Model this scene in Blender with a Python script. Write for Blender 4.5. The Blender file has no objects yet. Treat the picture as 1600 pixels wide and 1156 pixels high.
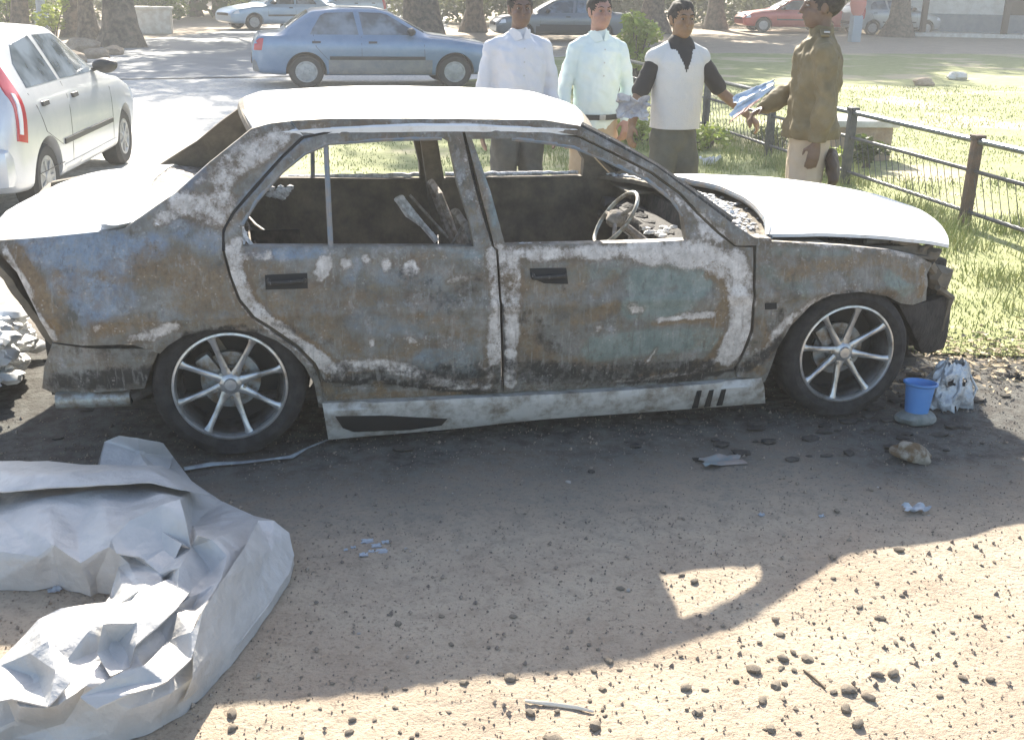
import bpy, bmesh, math, random
from math import sin, cos, pi, radians as R
from mathutils import Vector as V, Matrix, noise, geometry
random.seed(7)
S = bpy.context.scene
col = S.collection
# ------------------------------------------------------------------ camera
CAM = V((0.18907, -3.94861, 1.72851)); FPX = 1717.16; PCX, PCY = 779.0, 578.0
CR = V((0.979766, -0.199473, 0.016425)); CU = V((0.051273, 0.329473, 0.942772)); CF = CU.cross(CR)
cd = bpy.data.cameras.new('camera'); cam = bpy.data.objects.new('camera', cd); col.objects.link(cam)
m = Matrix((CR, CU, -CF)).transposed().to_4x4(); m.translation = CAM; cam.matrix_world = m
cd.sensor_width = 36; cd.lens = FPX / 1600 * 36; cd.shift_x = 21 / 1600; cd.clip_start = 0.05; cd.clip_end = 600
S.camera = cam
# ------------------------------------------------------------------ light
SUN = V((.15, 1.45, 1)).normalized()
EL = math.asin(SUN.z); AZ = math.atan2(SUN.x, SUN.y)
w = bpy.data.worlds.new('World'); S.world = w; w.use_nodes = True
nt = w.node_tree; bg = nt.nodes['Background']; sk = nt.nodes.new('ShaderNodeTexSky')
sk.sky_type = 'NISHITA'; sk.sun_disc = False; sk.sun_elevation = EL; sk.sun_rotation = AZ
sk.dust_density = 1.6
nt.links.new(sk.outputs[0], bg.inputs[0]); bg.inputs[1].default_value = 0.09
sl = bpy.data.lights.new('sun', 'SUN'); sl.energy = 5.0; sl.angle = R(0.6); sl.color = (1, .93, .80)
so = bpy.data.objects.new('sun', sl); col.objects.link(so)
so.rotation_euler = SUN.to_track_quat('Z', 'Y').to_euler(); so.location = (0, 0, 20)
S.view_settings.view_transform = 'Standard'; S.view_settings.look = 'None'
S.view_settings.exposure = 1.85; S.view_settings.gamma = 1
S.cycles.max_bounces = 8; S.cycles.volume_bounces = 0

def ray(px, py): return CF * FPX + CR * (px - PCX) - CU * (py - PCY)
def onY(px, py, y): d = ray(px, py); return CAM + d * ((y - CAM.y) / d.y)
def onZ(px, py, z=0): d = ray(px, py); return CAM + d * ((z - CAM.z) / d.z)
def nz(x, y, z=0): return noise.noise(V((x, y, z)))
def fbm(x, y, z=0, o=4): return noise.fractal(V((x, y, z)), 1.0, 2.0, o)
def sm(a, b, x):
    t = max(0, min(1, (x - a) / (b - a))); return t * t * (3 - 2 * t)

# ------------------------------------------------------------------ materials
def mat(name, c=(.5, .5, .5), rough=.6, metal=0, c2=None, scale=8, bump=0, bscale=60, detail=6, spec=.5, coat=0, alpha=1, trans=0, lo=.4, hi=.6, glob=False):
    m = bpy.data.materials.new(name); m.use_nodes = True; n = m.node_tree.nodes; l = m.node_tree.links
    b = n['Principled BSDF']; b.inputs['Base Color'].default_value = (*c, 1)
    b.inputs['Roughness'].default_value = rough; b.inputs['Metallic'].default_value = metal
    b.inputs['Specular IOR Level'].default_value = spec; b.inputs['Coat Weight'].default_value = coat
    b.inputs['Transmission Weight'].default_value = trans; b.inputs['Alpha'].default_value = alpha
    tc = n.new('ShaderNodeTexCoord'); src = tc.outputs['Object']
    if glob: src = n.new('ShaderNodeNewGeometry').outputs['Position']
    if c2:
        t = n.new('ShaderNodeTexNoise'); t.inputs['Scale'].default_value = scale; t.inputs['Detail'].default_value = detail
        t.inputs['Roughness'].default_value = .65; l.new(src, t.inputs[0])
        mr = n.new('ShaderNodeMapRange'); mr.inputs[1].default_value = lo; mr.inputs[2].default_value = hi; l.new(t.outputs[0], mr.inputs[0])
        mx = n.new('ShaderNodeMix'); mx.data_type = 'RGBA'; mx.inputs[6].default_value = (*c, 1); mx.inputs[7].default_value = (*c2, 1)
        l.new(mr.outputs[0], mx.inputs[0]); l.new(mx.outputs[2], b.inputs['Base Color'])
    if bump:
        t2 = n.new('ShaderNodeTexNoise'); t2.inputs['Scale'].default_value = bscale; t2.inputs['Detail'].default_value = 5; l.new(src, t2.inputs[0])
        bp = n.new('ShaderNodeBump'); bp.inputs['Strength'].default_value = min(1, bump); bp.inputs['Distance'].default_value = .01 * max(1, bump)
        l.new(t2.outputs[0], bp.inputs['Height']); l.new(bp.outputs[0], b.inputs['Normal'])
    return m

class NG:
    """small node-graph writer"""
    def __init__(s, name):
        s.m = bpy.data.materials.new(name); s.m.use_nodes = True; s.n = s.m.node_tree.nodes; s.l = s.m.node_tree.links; s.b = s.n['Principled BSDF']
        s.pos = s.n.new('ShaderNodeNewGeometry').outputs['Position']
    def noise(s, sc, det=6, r=.6, src=None, dist=0, off=None):
        src = src or s.pos
        if off is not None:
            a = s.n.new('ShaderNodeVectorMath'); a.inputs[1].default_value = (off, off * 1.7, off * .6); s.l.new(src, a.inputs[0]); src = a.outputs[0]
        t = s.n.new('ShaderNodeTexNoise'); t.inputs['Scale'].default_value = sc; t.inputs['Detail'].default_value = det
        t.inputs['Roughness'].default_value = r; t.inputs['Distortion'].default_value = dist; s.l.new(src, t.inputs[0]); return t.outputs[0]
    def vor(s, sc, src=None, feat='F1'):
        t = s.n.new('ShaderNodeTexVoronoi'); t.feature = feat; t.inputs['Scale'].default_value = sc; s.l.new(src or s.pos, t.inputs[0]); return t.outputs['Distance']
    def rng(s, x, a, b, c=0, d=1):
        t = s.n.new('ShaderNodeMapRange'); t.clamp = True
        for i, v in zip((1, 2, 3, 4), (a, b, c, d)): t.inputs[i].default_value = v
        s.l.new(x, t.inputs[0]); return t.outputs[0]
    def math(s, op, a, b=None):
        t = s.n.new('ShaderNodeMath'); t.operation = op
        for i, v in enumerate((a, b)):
            if v is None: continue
            if isinstance(v, (int, float)): t.inputs[i].default_value = v
            else: s.l.new(v, t.inputs[i])
        return t.outputs[0]
    def mix(s, f, a, b):
        t = s.n.new('ShaderNodeMix'); t.data_type = 'RGBA'
        for i, v in zip((0, 6, 7), (f, a, b)):
            if isinstance(v, (int, float)): t.inputs[i].default_value = v
            elif isinstance(v, tuple): t.inputs[i].default_value = (*v, 1)
            else: s.l.new(v, t.inputs[i])
        return t.outputs[2]
    def attr(s, name):
        t = s.n.new('ShaderNodeAttribute'); t.attribute_name = name; return t
    def bump(s, h, st=.5, d=.01):
        t = s.n.new('ShaderNodeBump'); t.inputs['Strength'].default_value = st; t.inputs['Distance'].default_value = d
        s.l.new(h, t.inputs['Height']); s.l.new(t.outputs[0], s.b.inputs['Normal'])
    def out(s, c, rough=.8, metal=0):
        if isinstance(c, tuple): s.b.inputs['Base Color'].default_value = (*c, 1)
        else: s.l.new(c, s.b.inputs['Base Color'])
        if isinstance(rough, (int, float)): s.b.inputs['Roughness'].default_value = rough
        else: s.l.new(rough, s.b.inputs['Roughness'])
        s.b.inputs['Metallic'].default_value = metal; return s.m

def burnt_material():
    g = NG('burnt_paint')
    at = g.attr('burn'); sep = g.n.new('ShaderNodeSeparateColor'); g.l.new(at.outputs['Color'], sep.inputs[0])
    n1 = g.noise(7, 8, .7); n2 = g.noise(23, 8, .7, off=3); n3 = g.noise(3.2, 5, .6, off=9); n4 = g.noise(70, 6, .7, off=5); n5 = g.noise(12, 10, .75, off=14); n6 = g.noise(38, 8, .8, off=21); n7 = g.noise(5, 10, .8, off=31)
    c = g.mix(g.rng(n1, .36, .64), (.085, .078, .062), (.225, .22, .20))
    c = g.mix(g.rng(n2, .5, .68, 0, .75), c, (.19, .14, .075))
    c = g.mix(g.rng(n5, .54, .68, 0, .7), c, (.33, .34, .345))
    def mask(ch, n, soft=.16):
        s = g.math('ADD', ch, g.math('MULTIPLY', g.math('SUBTRACT', g.math('ADD', g.math('MULTIPLY', n, .45), g.math('ADD', g.math('MULTIPLY', n6, .3), g.math('MULTIPLY', n7, .25))), .5), 3.6))
        return g.rng(s, .5 - soft, .5 + soft)
    mb = mask(sep.outputs[2], n2, .3); mg = mask(sep.outputs[1], n5, .3); mr_ = mask(sep.outputs[0], n1, .15)
    sx = g.n.new('ShaderNodeSeparateXYZ'); g.l.new(g.pos, sx.inputs[0]); blue = g.mix(g.rng(sx.outputs[0], .2, 1.3), g.mix(g.rng(n5, .4, .6), (.15, .21, .29), (.25, .30, .35)), g.mix(g.rng(n5, .4, .6), (.125, .165, .15), (.22, .255, .225)))
    c = g.mix(g.math('MULTIPLY', mb, .92), c, blue)
    rust = g.mix(g.rng(n4, .35, .65), (.225, .15, .075), (.13, .092, .052))
    c = g.mix(g.math('MULTIPLY', mg, .9), c, rust)
    halo = mask(sep.outputs[0], n7, .5); ed = g.math('MULTIPLY', g.math('MULTIPLY', halo, g.math('SUBTRACT', 1, halo)), 3.4)
    c = g.mix(g.math('MULTIPLY', ed, .6), c, g.mix(g.rng(n2, .4, .6), (.17, .10, .045), (.09, .065, .04)))
    ash = g.mix(g.rng(n2, .35, .6), (.66, .62, .57), (.42, .38, .34))
    ash = g.mix(g.rng(n4, .56, .66, 0, .5), ash, (.26, .17, .09))
    c = g.mix(mr_, c, ash)
    c = g.mix(g.math('MULTIPLY', mask(at.outputs['Alpha'], n2, .25), .93), c, (.022, .02, .018))
    c = g.mix(g.rng(n4, .62, .7, 0, .45), c, (.05, .04, .03))
    ms_ = g.n.new('ShaderNodeMapping'); ms_.inputs[3].default_value = (1, 1, .13); g.l.new(g.pos, ms_.inputs[0])
    dr = g.noise(46, 6, .7, src=ms_.outputs[0]); c = g.mix(g.rng(dr, .56, .70, 0, .55), c, (.07, .055, .04)); c = g.mix(g.rng(dr, .36, .44, .35, 0), c, (.30, .29, .27))
    vo = g.vor(60); fl = g.math('MULTIPLY', g.rng(vo, .28, .16), g.rng(n5, .5, .6)); c = g.mix(g.math('MULTIPLY', fl, .5), c, (.42, .38, .33))
    h = g.math('ADD', g.math('MULTIPLY', n4, .4), g.math('ADD', n1, g.math('MULTIPLY', mr_, .35)))
    g.bump(h, .5, .006)
    return g.out(c, g.rng(n2, .3, .7, .5, .85))

def top_material(name, a, b, c_, rough=.55):
    g = NG(name); n1 = g.noise(4, 7, .65); n2 = g.noise(16, 7, .7, off=4)
    c = g.mix(g.rng(n1, .35, .65), a, b); c = g.mix(g.rng(n2, .52, .7, 0, .7), c, c_)
    g.bump(n2, .3, .004); return g.out(c, rough)

M = {}
M['burnt'] = burnt_material()
M['ashtop'] = top_material('ash_white_paint', (.62, .62, .61), (.74, .74, .73), (.5, .46, .4))
M['soot'] = mat('soot', (.03, .027, .025), .9, c2=(.075, .065, .055), scale=14, bump=.6, bscale=40)
M['inner'] = mat('burnt_inner_steel', (.09, .08, .065), .85, c2=(.22, .18, .13), scale=7, bump=.5, bscale=30, lo=.35, hi=.7)
M['seat'] = mat('burnt_seat_steel', (.16, .13, .10), .8, c2=(.30, .27, .24), scale=30, bump=.4, bscale=80)
M['ashbits'] = mat('white_ash', (.75, .74, .72), .9, c2=(.4, .38, .36), scale=40, bump=.8, bscale=90)
M['tyre'] = mat('burnt_tyre', (.014, .013, .013), .9, c2=(.032, .03, .029), scale=20, bump=.5, bscale=70)
M['rim'] = mat('sooty_alloy', (.50, .50, .49), .32, .75, c2=(.20, .17, .13), scale=16, bump=.15, bscale=60, lo=.48, hi=.75)
M['char'] = mat('char_black', (.012, .011, .011), .85, c2=(.035, .03, .028), scale=14, bump=.6)
M['disc'] = mat('brake_disc', (.3, .33, .34), .5, .6, c2=(.16, .12, .08), scale=18)
M['barrel'] = mat('rim_barrel', (.12, .12, .12), .5, .6, c2=(.05, .045, .04), scale=10)
M['skirt'] = mat('ashy_side_skirt', (.50, .48, .44), .6, c2=(.20, .17, .13), scale=11, bump=.4, bscale=50, lo=.44, hi=.66)
M['slot'] = mat('black_slot', (.012, .012, .012), .8)
M['frame'] = mat('sooty_window_frame', (.16, .20, .24), .6, c2=(.24, .22, .2), scale=20, bump=.3)
M['exh'] = mat('exhaust_steel', (.38, .40, .38), .45, .5, c2=(.2, .17, .13), scale=20)

# ------------------------------------------------------------------ object helpers
def tag(o, label=None, cat=None, group=None, kind=None):
    for k, v in (('label', label), ('category', cat), ('group', group), ('kind', kind)):
        if v: o[k] = v
    return o
def link(name, me, mt=None, parent=None, smooth=True, loc=None):
    o = bpy.data.objects.new(name, me); col.objects.link(o)
    me.name = name
    if mt:
        for x in (mt if isinstance(mt, (list, tuple)) else [mt]): me.materials.append(x)
    if smooth: me.polygons.foreach_set('use_smooth', [True] * len(me.polygons))
    if parent: o.parent = parent
    if loc: o.location = loc
    return o
def empty(name, loc=(0, 0, 0), rz=0):
    o = bpy.data.objects.new(name, None); col.objects.link(o); o.location = loc; o.rotation_euler = (0, 0, rz); o.empty_display_size = .1
    return o
def sharp(me, a=35):
    try: me.set_sharp_from_angle(angle=R(a))
    except Exception: pass

class MB:
    def __init__(s): s.v = []; s.f = []; s.mi = []; s.cm = 0
    def add(s, v, f):
        k = len(s.v); s.v += [tuple(x) for x in v]; s.f += [tuple(i + k for i in q) for q in f]; s.mi += [s.cm] * len(f); return s
    def box(s, c, d, rot=None, bev=0):
        bm = bmesh.new(); bmesh.ops.create_cube(bm, size=1); bmesh.ops.scale(bm, vec=d, verts=bm.verts)
        if bev: bmesh.ops.bevel(bm, geom=bm.edges[:], offset=bev, segments=2, affect='EDGES', profile=.6)
        if rot is not None: bmesh.ops.transform(bm, matrix=rot.to_4x4(), verts=bm.verts)
        bm.verts.index_update()
        s.add([v.co + V(c) for v in bm.verts], [[v.index for v in f.verts] for f in bm.faces]); bm.free(); return s
    def tube(s, pts, r, n=10, cap=True, jit=0, flat=1):
        pts = [V(p) for p in pts]; rs = r if isinstance(r, (list, tuple)) else [r] * len(pts); vs = []; fs = []
        up = V((0, 0, 1)) if abs((pts[-1] - pts[0]).normalized().z) < .9 else V((0, 1, 0))
        for i, p in enumerate(pts):
            t = (pts[min(i + 1, len(pts) - 1)] - pts[max(i - 1, 0)]).normalized()
            a = t.cross(up).normalized(); b = a.cross(t)
            for k in range(n):
                an = 2 * pi * k / n; q = rs[i] * (1 + jit * (nz(p.x * 3 + cos(an), p.y * 3 + sin(an), p.z * 2.5)))
                vs.append(p + a * cos(an) * q + b * sin(an) * q * flat)
        for i in range(len(pts) - 1):
            for k in range(n):
                k2 = (k + 1) % n; fs.append((i * n + k, i * n + k2, (i + 1) * n + k2, (i + 1) * n + k))
        if cap: fs.append(tuple(range(n))[::-1]); fs.append(tuple((len(pts) - 1) * n + k for k in range(n)))
        return s.add(vs, fs)
    def lathe(s, prof, n=32, c=(0, 0, 0), ax='Z', closed=False):
        vs = []; fs = []; c = V(c)
        for r, h in prof:
            for k in range(n):
                a = 2 * pi * k / n; x, y = r * cos(a), r * sin(a)
                vs.append(c + (V((x, y, h)) if ax == 'Z' else V((x, h, y)) if ax == 'Y' else V((h, x, y))))
        L = len(prof)
        for i in range(L if closed else L - 1):
            j = (i + 1) % L
            for k in range(n):
                k2 = (k + 1) % n; fs.append((i * n + k, i * n + k2, j * n + k2, j * n + k))
        return s.add(vs, fs)
    def blob(s, c, r, n=2, amp=.25, sc=1.5, seed=0, flat=0):
        bm = bmesh.new(); bmesh.ops.create_icosphere(bm, subdivisions=n, radius=1)
        vs = []
        for v in bm.verts:
            d = v.co.normalized(); q = 1 + amp * noise.noise(d * sc + V((seed * 7.3, seed, 1)))
            p = V((d.x * r[0], d.y * r[1], d.z * r[2])) * q
            if flat and p.z < -r[2] * flat: p.z = -r[2] * flat
            vs.append(p + V(c))
        bm.verts.index_update(); s.add(vs, [[v.index for v in f.verts] for f in bm.faces]); bm.free(); return s
    def build(s, name, mt, parent=None, smooth=True, ang=35, loc=None, fix=True):
        me = bpy.data.meshes.new(name); me.from_pydata(s.v, [], s.f)
        if isinstance(mt, (list, tuple)): me.polygons.foreach_set('material_index', s.mi)
        if fix:
            bm = bmesh.new(); bm.from_mesh(me); bmesh.ops.recalc_face_normals(bm, faces=bm.faces); bm.to_mesh(me); bm.free()
        o = link(name, me, mt, parent, smooth, loc)
        if smooth: sharp(me, ang)
        return o
def grid(nu, nv, fn):
    vs = [fn(i / (nu - 1), j / (nv - 1)) for i in range(nu) for j in range(nv)]
    fs = [(i * nv + j, (i + 1) * nv + j, (i + 1) * nv + j + 1, i * nv + j + 1) for i in range(nu - 1) for j in range(nv - 1)]
    return vs, fs
def slab(vs, fs, off):
    """give an open sheet a real thickness: off(vertex)->vector"""
    k = len(vs); cnt = {}
    for f in fs:
        for a, b in zip(f, f[1:] + f[:1]): cnt[(a, b)] = 1
    v2 = [V(v) + off for v in vs]; F = list(fs) + [tuple(i + k for i in f[::-1]) for f in fs]
    for (a, b) in cnt:
        if (b, a) not in cnt: F.append((b, a, a + k, b + k))
    return [V(v) for v in vs] + v2, F
def pip(p, poly):
    x, y = p; c = False; j = len(poly) - 1
    for i in range(len(poly)):
        xi, yi = poly[i]; xj, yj = poly[j]
        if (yi > y) != (yj > y) and x < (xj - xi) * (y - yi) / (yj - yi) + xi: c = not c
        j = i
    return c
def dens(poly, pitch, sharpc=True):
    out = []
    for i in range(len(poly)):
        a = V(poly[i]); b = V(poly[(i + 1) % len(poly)]); n = max(1, int((b - a).length / pitch))
        for k in range(n): out.append(a.lerp(b, k / n))
    return out
def fill(poly, holes, pitch):
    """triangulated fill of a 2D outline with inner points; returns verts2d, tris, set(boundary)"""
    P = []; E = []
    for lp in [poly] + holes:
        d = dens(lp, pitch); k = len(P); P += d; E += [(k + i, k + (i + 1) % len(d)) for i in range(len(d))]
    nb = len(P); xs = [p[0] for p in poly]; ys = [p[1] for p in poly]
    edgepts = P[:]
    y = min(ys) + pitch / 2; row = 0
    cell = {}
    for p in edgepts: cell.setdefault((int(p[0] / pitch), int(p[1] / pitch)), []).append(p)
    while y < max(ys):
        x = min(xs) + pitch / 2 + (row % 2) * pitch / 2
        while x < max(xs):
            if pip((x, y), poly) and not any(pip((x, y), h) for h in holes):
                q = V((x, y)); ok = True
                for dx in (-1, 0, 1):
                    for dy in (-1, 0, 1):
                        for e in cell.get((int(x / pitch) + dx, int(y / pitch) + dy), ()):
                            if (e - q).length < pitch * .55: ok = False
                if ok: P.append(q)
            x += pitch
        y += pitch * .87; row += 1
    v, e, f, *_ = geometry.delaunay_2d_cdt(P, E, [], 0, 1e-5)
    tri = []
    for t in f:
        c = sum((v[i] for i in t), V((0, 0))) / len(t)
        if pip(c, poly) and not any(pip(c, h) for h in holes): tri.append(tuple(t))
    return v, tri
CY = 0.845                                   # centre line of the wreck
def sideY(x, z):
    if z >= .79: y = .06 + (z - .79) * .44 + .1 * max(0, z - 1.1) ** 1
    elif z >= .45: y = .06 * ((z - .45) / .34) ** 2
    else: y = .05 * ((.45 - z) / .3) ** 2
    if x < -.25: y += .13 * ((-.25 - x) / .55) ** 2
    if x > 2.45: y += .17 * ((x - 2.45) / .6) ** 2
    y -= .012 * math.exp(-((z - .56) / .02) ** 2) * (1 if x < 2.9 else 0)
    return y
def onS(px, py, off=0, f=None):
    f = f or sideY; y = .05
    for _ in range(8):
        p = onY(px, py, y); y = f(p.x, p.z) + off
    return p
def XZ(pts, off=0): return [(lambda p: (p.x, p.z))(onS(x, y, off)) for x, y in pts]
STROKES = []
def segd(p, a, b):
    ab = b - a; t = max(0, min(1, (p - a).dot(ab) / max(1e-9, ab.length_squared))); return (p - a - ab * t).length
def burn_at(x, z):
    p = V((x, z)); c = [0, 0, 0, 0]
    for ch, pts, r, s in STROKES:
        d = min(segd(p, pts[i], pts[i + 1]) for i in range(len(pts) - 1)) if len(pts) > 1 else (p - pts[0]).length
        q = s * (1 - sm(r * .55, r * 1.5, d))
        if q > c[ch]: c[ch] = q
    return c
def panel(name, poly, holes=(), mt=None, parent=None, pitch=.02, thick=.02, surf=None, off=0, burn=True, far=False, dent=.003, roll=.005, cell=.0, label=None):
    surf = surf or sideY
    v2, tri = fill(poly, list(holes), pitch)
    bnd = {}
    for t in tri:
        for a, b in zip(t, t[1:] + t[:1]): bnd[(a, b)] = 1
    be = [(a, b) for (a, b) in bnd if (b, a) not in bnd]; bs = {i for e in be for i in e}
    vs = []
    for i, (x, z) in enumerate(v2):
        y = surf(x, z) + off + dent * fbm(x * 5, z * 5, 3 if not far else 40) + (roll if i in bs else 0)
        vs.append(V((x, y, z)))
    # orient so that outward is -Y
    fs = []
    for t in tri:
        a, b, c = (vs[i] for i in t)
        fs.append(t if (b - a).cross(c - a).y < 0 else t[::-1])
    V3, F3 = slab(vs, fs, V((0, thick, 0)))
    if far: V3 = [V((p.x, 2 * CY - p.y, p.z)) for p in V3]
    me = bpy.data.meshes.new(name); me.from_pydata(V3, [], F3)
    bm = bmesh.new(); bm.from_mesh(me); bmesh.ops.recalc_face_normals(bm, faces=bm.faces)
    bmesh.ops.delete(bm, geom=[v for v in bm.verts if not v.link_faces], context='VERTS'); bm.to_mesh(me); bm.free()
    o = link(name, me, mt or M['burnt'], parent); sharp(me, 40)
    if burn:
        ca = me.color_attributes.new('burn', 'FLOAT_COLOR', 'POINT')
        for i, v in enumerate(me.vertices): ca.data[i].color = burn_at(v.co.x, v.co.z)
    if label: o['label'] = label
    return o
def remesh(name, mb, vox, smooth=4, mt=None, parent=None, fac=.5):
    me = bpy.data.meshes.new(name); me.from_pydata(mb.v, [], mb.f)
    bm = bmesh.new(); bm.from_mesh(me); bmesh.ops.recalc_face_normals(bm, faces=bm.faces); bm.to_mesh(me); bm.free()
    o = bpy.data.objects.new('tmp', me); col.objects.link(o)
    r = o.modifiers.new('r', 'REMESH'); r.mode = 'VOXEL'; r.voxel_size = vox
    if smooth: s_ = o.modifiers.new('s', 'SMOOTH'); s_.iterations = smooth; s_.factor = fac
    dg = bpy.context.evaluated_depsgraph_get(); me2 = bpy.data.meshes.new_from_object(o.evaluated_get(dg))
    bpy.data.objects.remove(o); me2.materials.clear()
    return link(name, me2, mt, parent)

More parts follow.
